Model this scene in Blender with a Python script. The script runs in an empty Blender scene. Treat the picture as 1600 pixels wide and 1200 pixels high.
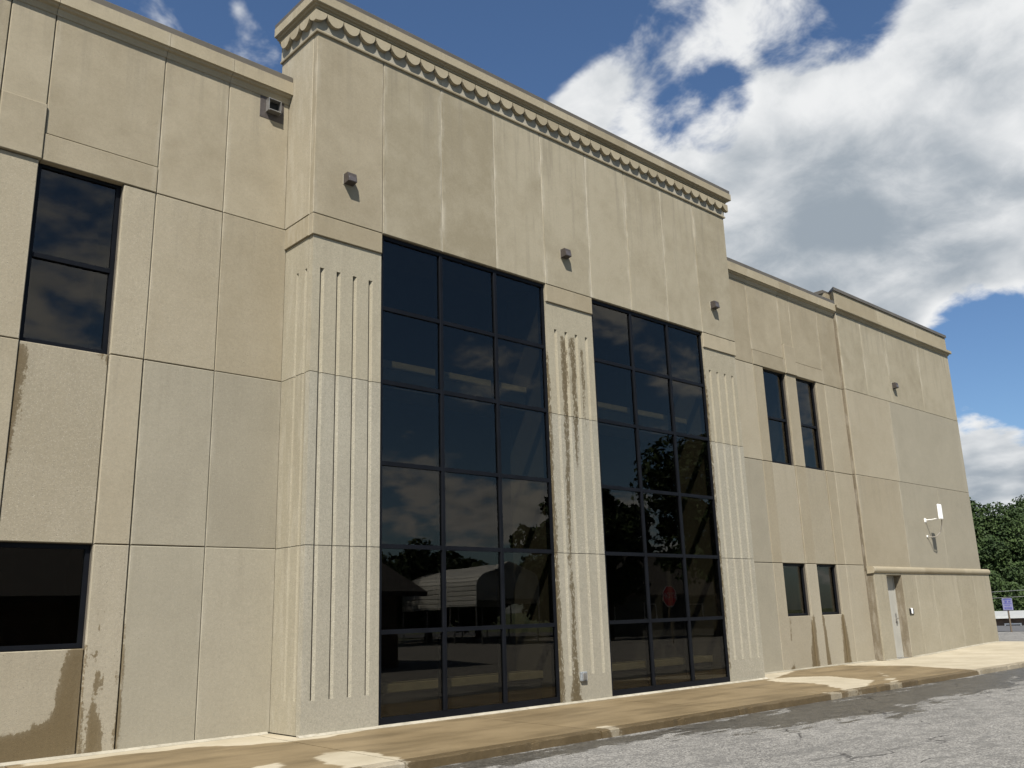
import bpy, bmesh, math, random
import numpy as np
from mathutils import Vector, Matrix
rnd = random.Random(7)
sc = bpy.context.scene
C = sc.collection

# ------------------------------------------------------------------ camera
F_PX = 1407.04
cam_d = bpy.data.cameras.new('camera'); cam = bpy.data.objects.new('camera', cam_d); C.objects.link(cam)
cam_d.sensor_fit = 'HORIZONTAL'; cam_d.sensor_width = 36.0; cam_d.lens = 36.0 * F_PX / 1600.0
cam_d.clip_start = 0.1; cam_d.clip_end = 3000
r2 = Vector((0.73723576, -0.67495891, -0.03023087)); u2 = Vector((-0.14606892, -0.20291308, 0.96824075)); fw = Vector((0.65965697, 0.70940591, 0.2481853))
m = Matrix.Identity(4)
for i in range(3):
    m[i][0] = r2[i]; m[i][1] = u2[i]; m[i][2] = -fw[i]
m.translation = Vector((0, -11.8, 1.454))
cam.matrix_world = m
sc.camera = cam

# ------------------------------------------------------------------ light
SUN = Vector((-1.0, -1.0, 1.68)).normalized()          # towards the sun
sd = bpy.data.lights.new('sun', 'SUN'); sd.energy = 5.0; sd.angle = math.radians(0.53); sd.color = (1.0, 0.95, 0.875)
so = bpy.data.objects.new('sun', sd); C.objects.link(so)
so.rotation_euler = (-SUN).to_track_quat('-Z', 'Y').to_euler(); so.location = (-20, -30, 40)
sc.view_settings.view_transform = 'Standard'; sc.view_settings.look = 'None'
sc.view_settings.gamma = 1.0; sc.view_settings.use_curve_mapping = False
sc.view_settings.exposure = 0.70
sc.cycles.use_adaptive_sampling = True; sc.cycles.adaptive_threshold = 0.02; sc.cycles.max_bounces = 6; sc.cycles.diffuse_bounces = 3; sc.cycles.transparent_max_bounces = 16

# ------------------------------------------------------------------ node helpers
class NT:
    def __init__(s, tree): s.t = tree; s.n = tree.nodes; s.l = tree.links
    def new(s, typ, **kw):
        n = s.n.new(typ)
        for k, v in kw.items():
            if k.startswith('i_'): n.inputs[k[2:].replace('_', ' ')].default_value = v
            else: setattr(n, k, v)
        return n
    def put(s, sock, v):
        if hasattr(v, 'is_linked') or isinstance(v, bpy.types.NodeSocket): s.l.new(v, sock)
        else: sock.default_value = v
    def math(s, op, a, b=0.0, c=None, clamp=False):
        n = s.n.new('ShaderNodeMath'); n.operation = op; n.use_clamp = clamp
        s.put(n.inputs[0], a); s.put(n.inputs[1], b)
        if c is not None: s.put(n.inputs[2], c)
        return n.outputs[0]
    def vmath(s, op, a, b=None, scale=None):
        n = s.n.new('ShaderNodeVectorMath'); n.operation = op
        s.put(n.inputs[0], a)
        if b is not None: s.put(n.inputs[1], b)
        if scale is not None: s.put(n.inputs['Scale'], scale)
        return n.outputs['Value'] if op == 'DOT_PRODUCT' else n.outputs[0]
    def ramp(s, v, a, b, lo=0.0, hi=1.0, smooth=True):
        n = s.n.new('ShaderNodeMapRange'); n.interpolation_type = 'SMOOTHSTEP' if smooth else 'LINEAR'
        s.put(n.inputs[0], v)
        n.inputs[1].default_value = a; n.inputs[2].default_value = b; n.inputs[3].default_value = lo; n.inputs[4].default_value = hi
        return n.outputs[0]
    def mix(s, f, a, b, blend='MIX'):
        n = s.n.new('ShaderNodeMix'); n.data_type = 'RGBA'; n.blend_type = blend
        s.put(n.inputs[0], f); s.put(n.inputs[6], a); s.put(n.inputs[7], b)
        return n.outputs[2]
    def noise(s, vec, scale, detail=4.0, rough=0.55, dist=0.0):
        n = s.n.new('ShaderNodeTexNoise'); s.put(n.inputs['Vector'], vec)
        n.inputs['Scale'].default_value = scale; n.inputs['Detail'].default_value = detail
        n.inputs['Roughness'].default_value = rough; n.inputs['Distortion'].default_value = dist
        return n.outputs['Fac']
    def voro(s, vec, scale, feature='F1'):
        n = s.n.new('ShaderNodeTexVoronoi'); n.feature = feature; s.put(n.inputs['Vector'], vec); n.inputs['Scale'].default_value = scale
        return n
    def scale(s, vec, x, y, z): return s.vmath('MULTIPLY', vec, (x, y, z))
def rgb(r, g, b): return (r, g, b, 1.0)

# ------------------------------------------------------------------ sky
w = bpy.data.worlds.new('World'); sc.world = w; w.use_nodes = True
T_ = NT(w.node_tree); T_.n.clear()
wo = T_.new('ShaderNodeOutputWorld'); bg = T_.new('ShaderNodeBackground'); T_.l.new(bg.outputs[0], wo.inputs[0])
sky = T_.new('ShaderNodeTexSky'); sky.sky_type = 'NISHITA'; sky.sun_disc = False
sky.sun_elevation = math.asin(SUN.z); sky.sun_rotation = math.atan2(SUN.x, SUN.y)
sky.altitude = 200; sky.air_density = 1.0; sky.dust_density = 0.6; sky.ozone_density = 2.2
SKY_STRENGTH = 0.060
tc = T_.new('ShaderNodeTexCoord'); D = tc.outputs['Generated']
sx = T_.new('ShaderNodeSeparateXYZ'); T_.l.new(D, sx.inputs[0])
zz = T_.math('ADD', T_.math('MAXIMUM', sx.outputs['Z'], 0.0), 0.30)
P = T_.vmath('DIVIDE', D, None); 
cmb = T_.new('ShaderNodeCombineXYZ')
T_.l.new(T_.math('DIVIDE', sx.outputs['X'], zz), cmb.inputs[0]); T_.l.new(T_.math('DIVIDE', sx.outputs['Y'], zz), cmb.inputs[1])
T_.l.new(T_.math('MULTIPLY', zz, 1.3), cmb.inputs[2])
P = cmb.outputs[0]
def blob(c, r_in, r_out, wgt):
    c = Vector(c).normalized()
    d = T_.vmath('DOT_PRODUCT', D, tuple(c))
    return T_.ramp(d, math.cos(math.radians(r_out)), math.cos(math.radians(r_in)), 0.0, wgt)
BL = [((.8253, .3202, .4651), 2, 14, .16), ((.878, .253, .4063), 3, 14, .16), ((.7897, .4469, .4203), 2, 9, .14), ((.8851, .3351, .3229), 2, 9, .16),
      ((.6551, .5327, .5058), 1, 6.0, .17), ((.7150, .5000, .4700), 1, 5, .10), ((.8221, .4351, .3673), 2, 8, .10), ((.9382, .3203, .1313), 2, 6.0, .24),
      ((.9339, .3080, .1815), .5, 2.2, .14), ((.3476, .7476, .5559), .5, 4.0, .15), ((.2620, .7700, .5860), .5, 3.4, .15), ((.7343, .4133, .5385), 1, 6, .07), ((.6900, .4700, .5650), 1, 5, .06),
      ((.4950, .6400, .5850), 4, 11, -.36), ((.5900, .5450, .6000), 1, 5.2, -.18), ((.6180, .5680, .5400), .8, 4.5, .17), ((.6420, .5450, .5380), .8, 4.0, .08), ((.7283, .4763, .4927), .2, 4.2, -.27), ((.9261, .3085, .2173), .2, 5.4, -.28), ((.9261, .2685, .2373), .2, 6.5, -.22),
      ((.7579, .3400, .5667), .2, 5.0, -.20), ((.3100, .7550, .5780), .3, 1.8, -.10)]
bias = 0.004
for b_ in BL: bias = T_.math('ADD', bias, blob(*b_))
def n2d(vec, scale, detail, rough, dist=0.0):
    n = T_.new('ShaderNodeTexNoise'); n.noise_dimensions = '2D'; T_.l.new(vec, n.inputs['Vector'])
    n.inputs['Scale'].default_value = scale; n.inputs['Detail'].default_value = detail; n.inputs['Roughness'].default_value = rough; n.inputs['Distortion'].default_value = dist
    return n
wn_ = n2d(P, 4.0, 2.0, .55)
Pw = T_.vmath('ADD', P, T_.vmath('SCALE', T_.vmath('SUBTRACT', wn_.outputs['Color'], (.5, .5, .5)), scale=.085))
def puffs(vec, scale, detail):
    v = T_.new('ShaderNodeTexVoronoi'); v.voronoi_dimensions = '2D'; v.feature = 'F1'; T_.l.new(vec, v.inputs['Vector'])
    v.inputs['Scale'].default_value = scale; v.inputs['Detail'].default_value = detail; v.inputs['Roughness'].default_value = .55; v.normalize = True
    return T_.ramp(v.outputs['Distance'], 0.0, 0.62, 1.0, 0.0, False)
base_n = n2d(P, 1.9, 5.0, .58).outputs['Fac']
det = n2d(Pw, 9.0, 5.0, .64).outputs['Fac']
pf = puffs(Pw, 5.2, 2.0)
sun2 = Vector((SUN.x, SUN.y, 0)).normalized() * 0.055
pf1 = puffs(T_.vmath('ADD', Pw, (sun2.x, sun2.y, 0.0)), 5.2, 1.0)
d0 = T_.math('ADD', T_.math('ADD', base_n, bias), T_.math('ADD', T_.math('MULTIPLY', T_.math('SUBTRACT', pf, .55), 0.15), T_.math('MULTIPLY', T_.math('SUBTRACT', det, .5), 0.30)))
cov = T_.ramp(d0, 0.50, 0.66)
thick = T_.ramp(d0, 0.58, 0.90)
edge = T_.ramp(d0, 0.50, 0.70, .10, 0.0)
shade = T_.math('ADD', T_.math('MULTIPLY', T_.math('SUBTRACT', pf, pf1), 1.3), T_.math('MULTIPLY', T_.math('SUBTRACT', det, .5), 1.3))
lown = n2d(P, 1.5, 2.0, .5).outputs['Fac']
dk = T_.math('ADD', blob((.868, .338, .365), .5, 10.5, .44), blob((.80, .43, .405), .5, 6, .34))
dk = T_.math('ADD', dk, blob((.9382, .3203, .1150), 1.0, 4.5, .55))
dk = T_.math('ADD', dk, T_.math('MULTIPLY', T_.ramp(lown, .44, .66), .26))
dk = T_.math('MULTIPLY', T_.math('MULTIPLY', dk, thick), T_.ramp(T_.math('ADD', T_.math('MULTIPLY', base_n, .6), T_.math('MULTIPLY', pf, .4)), .34, .66, .48, 1.0))
lit = T_.math('ADD', T_.math('SUBTRACT', .80, dk), T_.math('MULTIPLY', shade, T_.math('SUBTRACT', .66, T_.math('MULTIPLY', dk, .25))))
lit = T_.math('ADD', T_.ramp(lit, .05, 1.05), T_.ramp(d0, .54, .72, .22, 0.0), clamp=True)
ccol = T_.mix(lit, rgb(.200, .232, .266), rgb(.530, .537, .541))
blue = T_.vmath('SCALE', sky.outputs[0], scale=SKY_STRENGTH)
blue = T_.vmath('MULTIPLY', blue, (0.82, 0.97, 1.12))
fin = T_.mix(cov, blue, ccol)
T_.l.new(fin, bg.inputs['Color']); bg.inputs['Strength'].default_value = 1.0
w.cycles.sampling_method = 'MANUAL'; w.cycles.sample_map_resolution = 256

# ------------------------------------------------------------------ mesh helpers
def me_obj(name, verts, faces, mat, parent=None, smooth=False, attr=None):
    me = bpy.data.meshes.new(name); me.from_pydata([tuple(v) for v in verts], [], faces); me.update()
    if mat: me.materials.append(mat)
    if attr is not None:
        a = me.attributes.new('wet', 'FLOAT', 'POINT'); a.data.foreach_set('value', [float(x) for x in attr])
    if smooth: me.polygons.foreach_set('use_smooth', [True] * len(me.polygons))
    o = bpy.data.objects.new(name, me); C.objects.link(o)
    if parent: o.parent = parent
    return o
def tag(o, label=None, cat=None, group=None, kind=None):
    if label: o['label'] = label
    if cat: o['category'] = cat
    if group: o['group'] = group
    if kind: o['kind'] = kind
    return o
def empty(name, loc=(0, 0, 0)):
    o = bpy.data.objects.new(name, None); C.objects.link(o); o.location = loc; o.empty_display_size = .2
    return o
class MB:
    def __init__(s): s.v = []; s.f = []
    def add(s, vs, fs):
        b = len(s.v); s.v += [tuple(v) for v in vs]; s.f += [tuple(i + b for i in f) for f in fs]; return s
    def box(s, x0, x1, y0, y1, z0, z1, ch=0.0):
        if ch <= 0:
            vs = [(x, y, z) for z in (z0, z1) for y in (y0, y1) for x in (x0, x1)]
            return s.add(vs, [(0, 2, 3, 1), (4, 5, 7, 6), (0, 1, 5, 4), (1, 3, 7, 5), (3, 2, 6, 7), (2, 0, 4, 6)])
        bm = bmesh.new(); bmesh.ops.create_cube(bm, size=1)
        for v in bm.verts:
            v.co = Vector(((x0 + x1) / 2 + v.co.x * (x1 - x0), (y0 + y1) / 2 + v.co.y * (y1 - y0), (z0 + z1) / 2 + v.co.z * (z1 - z0)))
        bmesh.ops.bevel(bm, geom=bm.edges[:], offset=ch, segments=1, affect='EDGES')
        bm.verts.index_update()
        s.add([v.co[:] for v in bm.verts], [tuple(v.index for v in f.verts) for f in bm.faces]); bm.free(); return s
    def tube(s, pts, r, n=8, cap=True):
        pts = [Vector(p) for p in pts]; b = len(s.v); k = len(pts)
        rs = r if isinstance(r, (list, tuple)) else [r] * k
        for i, p in enumerate(pts):
            t = (pts[min(i + 1, k - 1)] - pts[max(i - 1, 0)]).normalized()
            a = t.orthogonal().normalized() if i == 0 else (a - t * a.dot(t)).normalized()
            c = t.cross(a)
            for j in range(n):
                q = 2 * math.pi * j / n
                s.v.append(tuple(p + (a * math.cos(q) + c * math.sin(q)) * rs[i]))
        for i in range(k - 1):
            for j in range(n):
                s.f.append((b + i * n + j, b + i * n + (j + 1) % n, b + (i + 1) * n + (j + 1) % n, b + (i + 1) * n + j))
        if cap:
            s.f.append(tuple(b + j for j in reversed(range(n)))); s.f.append(tuple(b + (k - 1) * n + j for j in range(n)))
        return s
    def prism(s, poly, to3, d0, d1):
        """poly: 2d list; to3(u,v,d) -> 3d"""
        n = len(poly); b = len(s.v)
        for d in (d0, d1):
            for (u, v) in poly: s.v.append(tuple(to3(u, v, d)))
        s.f.append(tuple(b + i for i in range(n))); s.f.append(tuple(b + n + i for i in reversed(range(n))))
        for i in range(n): s.f.append((b + i, b + n + i, b + n + (i + 1) % n, b + (i + 1) % n))
        return s
    def build(s, name, mat, parent=None, smooth=False):
        o = me_obj(name, s.v, s.f, mat, parent, smooth)
        bm = bmesh.new(); bm.from_mesh(o.data); bmesh.ops.recalc_face_normals(bm, faces=bm.faces[:]); bm.to_mesh(o.data); bm.free()
        return o

def ss(t):
    t = max(0.0, min(1.0, t)); return t * t * (3 - 2 * t)

# ------------------------------------------------------------------ stains: shapes of wet marks (metres on the facade / the pavement)
WALL_STAINS = [
 [(2.70,4.86),(2.868,4.86),(2.856,4.443),(2.818,3.878),(2.761,3.253),(2.68,2.722),(2.519,4.311)],
 [(3.724,4.896),(3.829,4.91),(3.829,4.663)],
 [(3.652,1.23),(3.84,1.23),(3.84,-.05),(2.845,-.05),(2.808,.32),(3.0,.314),(3.194,.327),(3.321,.404),(3.489,.422),(3.542,.607),(3.587,.889)],
 [(3.933,.539),(3.983,.644),(4.074,.346),(4.125,-.05),(3.892,-.05),(3.903,.291)],
 [(3.885,1.209),(4.005,1.203),(3.965,1.049),(3.916,1.015)],
 [(4.255,1.76),(4.29,1.488),(4.315,.992),(4.306,.544),(4.302,-.05),(4.24,-.05),(4.24,.995)],
 [(3.96,1.58),(3.99,1.59),(3.985,1.555)], [(3.93,1.70),(3.955,1.71),(3.95,1.685)], [(3.98,1.66),(4.03,1.665),(4.03,1.645),(3.98,1.64)], [(3.93,1.44),(3.965,1.46),(3.96,1.415)],
 [(3.97,.95),(4.03,.97),(4.06,.80),(4.02,.66),(3.96,.72)],
 [(20.741,1.22),(20.83,1.22),(20.88,-.05),(20.529,-.05)],
 [(21.22,1.22),(21.36,1.22),(21.457,-.05),(21.236,-.05)],
 [(22.17,1.22),(22.325,1.22),(22.444,-.05),(22.082,-.05)],
 [(19.74,1.19),(19.80,1.189),(19.745,.68),(19.70,.682)],
 [(19.569,.085),(19.741,.104),(19.79,-.071),(19.51,-.067)],
]
PIER_STAINS = [
 [(11.47,6.40),(11.60,6.42),(11.66,6.195),(11.65,5.517),(11.60,4.439),(11.55,3.321),(11.52,2.508),(11.54,1.502),(11.55,.589),(11.64,-.05),(11.33,-.05),(11.42,.597),(11.435,1.504),(11.43,2.473),(11.47,4.08),(11.48,5.257)],
 [(11.70,6.45),(11.86,6.42),(11.865,5.548),(11.855,4.942),(11.80,4.0),(11.74,3.9),(11.73,5.05),(11.72,5.777)],
 [(11.99,6.3),(12.07,6.2),(12.08,5.4),(12.05,4.7),(12.0,5.2)],
 [(11.0,6.892),(11.15,5.921),(11.175,4.86),(11.18,3.267),(11.19,2.07),(11.20,-.05),(11.0,-.05)],
 [(15.90,6.745),(16.0,6.178),(15.995,5.044),(15.99,3.407),(15.985,2.482),(15.98,1.332),(15.975,.216),(15.90,.224),(15.90,1.712)],
]
def sdist(px, py, poly):
    inside = False; best = 1e9; n = len(poly)
    for i in range(n):
        x0, y0 = poly[i]; x1, y1 = poly[(i + 1) % n]
        if (y0 > py) != (y1 > py) and px < (x1 - x0) * (py - y0) / (y1 - y0) + x0: inside = not inside
        dx, dy = x1 - x0, y1 - y0; L = dx * dx + dy * dy
        t = max(0, min(1, ((px - x0) * dx + (py - y0) * dy) / L)) if L else 0
        best = min(best, math.hypot(px - x0 - t * dx, py - y0 - t * dy))
    return best if inside else -best
def bbox(poly): return min(p[0] for p in poly), max(p[0] for p in poly), min(p[1] for p in poly), max(p[1] for p in poly)
def stains_for(x0, x1, z0, z1, lst):
    out = []
    for p in lst:
        a, b, c, d = bbox(p)
        if a < x1 + .1 and b > x0 - .1 and c < z1 + .1 and d > z0 - .1: out.append(p)
    return out

# ------------------------------------------------------------------ materials
def principled(name):
    mt = bpy.data.materials.new(name); mt.use_nodes = True
    t = NT(mt.node_tree); t.n.clear()
    o = t.new('ShaderNodeOutputMaterial'); p = t.new('ShaderNodeBsdfPrincipled'); t.l.new(p.outputs[0], o.inputs[0])
    return mt, t, p
def simple(name, col, rough=.6, metal=0.0, var=.12, scale=6.0, bump=0.0, spec=.5):
    mt, t, p = principled(name)
    g = t.new('ShaderNodeNewGeometry'); P = g.outputs['Position']
    n = t.noise(P, scale, 5, .6)
    c = t.mix(t.ramp(n, .3, .7), rgb(*[x * (1 - var) for x in col]), rgb(*[x * (1 + var) for x in col]))
    t.l.new(c, p.inputs['Base Color']); p.inputs['Roughness'].default_value = rough; p.inputs['Metallic'].default_value = metal
    p.inputs['Specular IOR Level'].default_value = spec
    if bump:
        b = t.new('ShaderNodeBump'); b.inputs['Strength'].default_value = bump; b.inputs['Distance'].default_value = .01
        t.l.new(t.noise(P, scale * 8, 5, .6), b.inputs['Height']); t.l.new(b.outputs[0], p.inputs['Normal'])
    return mt
def concrete(name, ca, cb, pits=.5, streak=.3, blotch=.5, wet=False, wetnoise=.06, bump=.26, aggregate=0.0, dripscale=1.0, speck=False):
    mt, t, p = principled(name)
    g = t.new('ShaderNodeNewGeometry'); P = g.outputs['Position']
    oi = t.new('ShaderNodeObjectInfo'); R = oi.outputs['Random']
    off = t.vmath('SCALE', (37.0, 21.0, 53.0), scale=R)
    Q = t.vmath('ADD', P, off)
    # large cloudy blotches, different on every panel
    n1 = t.noise(Q, .9, 4, .6, .3); n2 = t.noise(Q, 3.6, 5, .66)
    f = t.math('ADD', t.math('MULTIPLY', t.math('SUBTRACT', n1, .5), 2.2 * blotch), t.math('MULTIPLY', t.math('SUBTRACT', n2, .5), 1.3 * blotch))
    f = t.math('ADD', f, t.math('ADD', .5, t.math('MULTIPLY', t.math('SUBTRACT', R, .5), .80)), clamp=True)
    tint = (.772, .775, .782)
    ca = tuple(a * b for a, b in zip(ca, tint)); cb = tuple(a * b for a, b in zip(cb, tint))
    col = t.mix(f, rgb(*ca), rgb(*cb))
    # vertical rain streaks
    sq = t.noise(t.scale(Q, 7.0, 7.0, .35), 1.0, 4, .68)
    dark = t.math('MULTIPLY', t.ramp(sq, .52, .72), t.ramp(n1, .42, .62))
    col = t.mix(t.math('MULTIPLY', dark, streak * .55), col, rgb(.20, .175, .125))
    tcn = t.new('ShaderNodeTexCoord'); gs = t.new('ShaderNodeSeparateXYZ'); t.l.new(tcn.outputs['Generated'], gs.inputs[0])
    run = t.math('MULTIPLY', t.ramp(sq, .46, .68), t.ramp(gs.outputs[2], .35, 1.0))
    col = t.mix(t.math('MULTIPLY', run, .12 + .42 * streak), col, rgb(.17, .150, .110))
    ex = t.math('MINIMUM', gs.outputs[0], t.math('SUBTRACT', 1.0, gs.outputs[0]))
    eff = t.math('MULTIPLY', t.ramp(ex, .085, 0.0), t.ramp(t.noise(t.scale(Q, 7.0, 7.0, 1.6), 1.0, 4, .65), .45, .66))
    col = t.mix(t.math('MULTIPLY', eff, .08 + .30 * streak), col, rgb(.46, .43, .36))
    # bug holes and fine grain
    vo = t.voro(Q, 34.0); hole = t.math('MULTIPLY', t.ramp(vo.outputs['Distance'], .20, .10), t.ramp(n2, .52, .64))
    fine = t.noise(Q, 90.0, 1, .7); mid = t.noise(Q, 26.0, 4, .80)
    g1 = t.math('ADD', t.math('MULTIPLY', t.math('SUBTRACT', fine, .5), .55), t.math('MULTIPLY', t.math('SUBTRACT', mid, .5), .75))
    val = t.math('ADD', 1.0, t.math('MULTIPLY', g1, .40 + .70 * aggregate))
    cv = t.new('ShaderNodeCombineXYZ')
    for i in range(3): t.l.new(val, cv.inputs[i])
    col = t.vmath('MULTIPLY', col, cv.outputs[0])
    col = t.mix(t.math('MULTIPLY', hole, min(1.0, pits * 1.3)), col, rgb(.10, .085, .06))
    if aggregate > 0:
        ag = t.voro(Q, 60.0); agd = t.ramp(ag.outputs['Distance'], .42, .25)
        st = t.new('ShaderNodeSeparateColor'); t.l.new(ag.outputs['Color'], st.inputs[0])
        col = t.mix(t.math('MULTIPLY', t.math('MULTIPLY', agd, t.ramp(st.outputs[0], .72, .92)), .55 * aggregate), col, rgb(.13, .12, .105))
        col = t.mix(t.math('MULTIPLY', t.math('MULTIPLY', agd, t.ramp(st.outputs[1], .78, .95)), .5 * aggregate), col, rgb(.62, .58, .50))
    rough = .88
    if wet:
        at = t.new('ShaderNodeAttribute'); at.attribute_name = 'wet'
        nz = t.noise(t.scale(P, 9.0, 9.0, 2.2 * dripscale), 1.0, 7, .68); nz2 = t.noise(P, 26.0, 5, .65)
        wv = t.math('ADD', at.outputs['Fac'], t.math('ADD', t.math('MULTIPLY', t.math('SUBTRACT', nz, .5), wetnoise * 3), t.math('MULTIPLY', t.math('SUBTRACT', nz2, .5), wetnoise * 1.6)))
        wf = t.math('ADD', t.math('MULTIPLY', t.ramp(wv, -.010, .014), .80), t.math('MULTIPLY', t.ramp(wv, -.06, .10), .20))
        if speck: wf = t.math('MULTIPLY', wf, t.ramp(t.math('ADD', t.noise(t.scale(P, 1.0, 1.0, .35), 34.0, 4, .7), t.math('MULTIPLY', at.outputs['Fac'], 1.2)), .44, .50))
        wcol = t.vmath('MULTIPLY', col, (.36, .305, .215) if speck else (.43, .365, .262))
        col = t.mix(wf, col, wcol)
        t.l.new(t.math('SUBTRACT', .88, t.math('MULTIPLY', wf, .34)), p.inputs['Roughness'])
    else: p.inputs['Roughness'].default_value = rough
    t.l.new(col, p.inputs['Base Color']); p.inputs['Specular IOR Level'].default_value = .3
    bp = t.new('ShaderNodeBump'); bp.inputs['Strength'].default_value = bump; bp.inputs['Distance'].default_value = .012
    h = t.math('ADD', t.math('MULTIPLY', mid, .6), t.math('MULTIPLY', fine, .5 + aggregate)); h = t.math('SUBTRACT', h, t.math('MULTIPLY', hole, 1.2))
    h = t.math('ADD', h, t.math('MULTIPLY', n2, 1.2))
    t.l.new(h, bp.inputs['Height']); t.l.new(bp.outputs[0], p.inputs['Normal'])
    return mt
TAN_A, TAN_B = (.262, .222, .148), (.348, .302, .212)
M = {}
M['smooth'] = concrete('smooth_tan_concrete', TAN_A, TAN_B, pits=.35, streak=.45, blotch=.75)
M['streaky'] = concrete('streaked_tan_concrete', (.262, .226, .152), (.350, .310, .222), pits=.35, streak=.95, blotch=.9)
M['panel'] = concrete('pitted_tan_concrete', (.292, .250, .170), (.366, .322, .232), pits=.6, streak=.25, blotch=.5, aggregate=.25)
M['grey'] = concrete('grey_tan_concrete', (.280, .252, .186), (.338, .306, .228), pits=.45, streak=.2, blotch=.6, aggregate=.15)
M['stained'] = concrete('rain_wetted_concrete', (.302, .264, .186), (.365, .326, .242), pits=.7, streak=.2, blotch=.45, wet=True, wetnoise=.085, aggregate=.35, dripscale=.6)
M['stained_grey'] = concrete('rain_wetted_grey_concrete', (.284, .258, .192), (.338, .308, .230), pits=.45, streak=.2, blotch=.6, wet=True, wetnoise=.04, aggregate=.15)
M['pilaster'] = concrete('grey_aggregate_concrete', (.300, .278, .212), (.362, .334, .258), pits=.5, streak=.25, blotch=.5, aggregate=.8, wet=True, wetnoise=.06, dripscale=1.0, speck=True)
M['pilaster_up'] = concrete('tan_fluted_concrete', (.296, .262, .184), (.360, .324, .236), pits=.5, streak=.25, blotch=.5, aggregate=.5, wet=True, wetnoise=.07, dripscale=1.0, speck=True)
M['base'] = concrete('rough_base_concrete', (.290, .256, .178), (.372, .334, .246), pits=.7, streak=.5, blotch=.6, aggregate=.6)
M['trim'] = concrete('cast_trim_concrete', (.285, .240, .158), (.372, .322, .224), pits=.25, streak=.3, blotch=.5, bump=.2)
M['frieze'] = concrete('pale_frieze_concrete', (.30, .275, .215), (.37, .345, .28), pits=.2, streak=.5, blotch=.6, bump=.2)
M['worn_edge'] = concrete('worn_pale_concrete', (.33, .30, .225), (.44, .405, .32), pits=.6, streak=.3, blotch=1.0, aggregate=.4)
M['joint_dark'] = simple('dark_sealant', (.075, .064, .048), .9)
M['joint_light'] = concrete('pale_sealant', (.26, .235, .175), (.44, .405, .32), pits=.0, streak=.9, blotch=1.0)
M['cap'] = simple('brown_metal_coping', (.105, .092, .072), .5, .2, .1, 2.0)
M['frame'] = simple('blue_black_aluminium', (.0060, .0068, .0088), .40, 0, .15, 3.0, spec=.10)
M['bronze'] = simple('bronze_metal', (.060, .050, .044), .5, .2, .15, 20)
M['lens'] = simple('lamp_lens', (.085, .075, .072), .25, 0, .1, 20)
M['black'] = simple('black_void', (.008, .008, .008), .8)
M['door'] = simple('pale_grey_painted_steel', (.31, .303, .268), .55, 0, .06, 3.0)
M['steel'] = simple('dull_steel', (.30, .29, .27), .4, .7, .15, 15)
M['white'] = simple('white_plastic', (.80, .80, .78), .4, 0, .03, 4)
M['cable'] = simple('grey_cable', (.23, .21, .18), .6)
M['galv'] = simple('galvanised_box', (.26, .28, .29), .45, .3, .2, 30)
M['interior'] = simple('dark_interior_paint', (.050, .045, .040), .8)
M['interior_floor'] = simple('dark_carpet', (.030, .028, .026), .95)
M['soffit'] = simple('cream_soffit', (.20, .185, .15), .8)
M['dark_return'] = concrete('dark_return_concrete', (.150, .122, .080), (.215, .178, .120), pits=.7, streak=.5, blotch=.6, aggregate=.5)  # darker brown tone for the end-bay returns and the door reveal
M['ledge'] = simple('cream_ledge', (.30, .25, .15), .7)
M['roofing'] = simple('grey_roofing', (.14, .135, .13), .9)
def glass_mat():
    mt = bpy.data.materials.new('tinted_glass'); mt.use_nodes = True
    t = NT(mt.node_tree); t.n.clear()
    o = t.new('ShaderNodeOutputMaterial')
    lw = t.new('ShaderNodeLayerWeight'); lw.inputs['Blend'].default_value = .5
    fr = t.math('ADD', .044, t.math('MULTIPLY', t.math('POWER', lw.outputs['Facing'], 5.0), .80), clamp=True)
    tr = t.new('ShaderNodeBsdfTransparent'); tr.inputs[0].default_value = rgb(.52, .52, .48)
    gl = t.new('ShaderNodeBsdfGlossy'); gl.inputs['Roughness'].default_value = .004; gl.inputs['Color'].default_value = rgb(.95, .90, .82)
    g = t.new('ShaderNodeNewGeometry')
    oi = t.new('ShaderNodeObjectInfo')
    Q = t.vmath('ADD', g.outputs['Position'], t.vmath('SCALE', (9.0, 5.0, 7.0), scale=oi.outputs['Random']))
    bp = t.new('ShaderNodeBump'); bp.inputs['Strength'].default_value = .06; bp.inputs['Distance'].default_value = .02
    t.l.new(t.noise(Q, .9, 2, .4), bp.inputs['Height']); t.l.new(bp.outputs[0], gl.inputs['Normal'])
    mx = t.new('ShaderNodeMixShader'); t.l.new(fr, mx.inputs[0]); t.l.new(tr.outputs[0], mx.inputs[1]); t.l.new(gl.outputs[0], mx.inputs[2])
    t.l.new(mx.outputs[0], o.inputs[0])
    return mt
M['glass'] = glass_mat()
def foliage(name, a, b):
    mt, t, p = principled(name)
    g = t.new('ShaderNodeNewGeometry')
    n = t.noise(g.outputs['Position'], .8, 4, .6); n2 = t.noise(g.outputs['Position'], 7.0, 2, .6)
    c = t.mix(t.ramp(t.math('ADD', t.math('MULTIPLY', n, .6), t.math('MULTIPLY', n2, .4)), .35, .65), rgb(*a), rgb(*b))
    t.l.new(c, p.inputs['Base Color']); p.inputs['Roughness'].default_value = .65; p.inputs['Specular IOR Level'].default_value = .2
    return mt
M['leaf'] = foliage('leaves', (.014, .028, .008), (.044, .070, .020))
M['bark'] = simple('bark', (.09, .07, .05), .9, 0, .3, 8, bump=.5)

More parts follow.
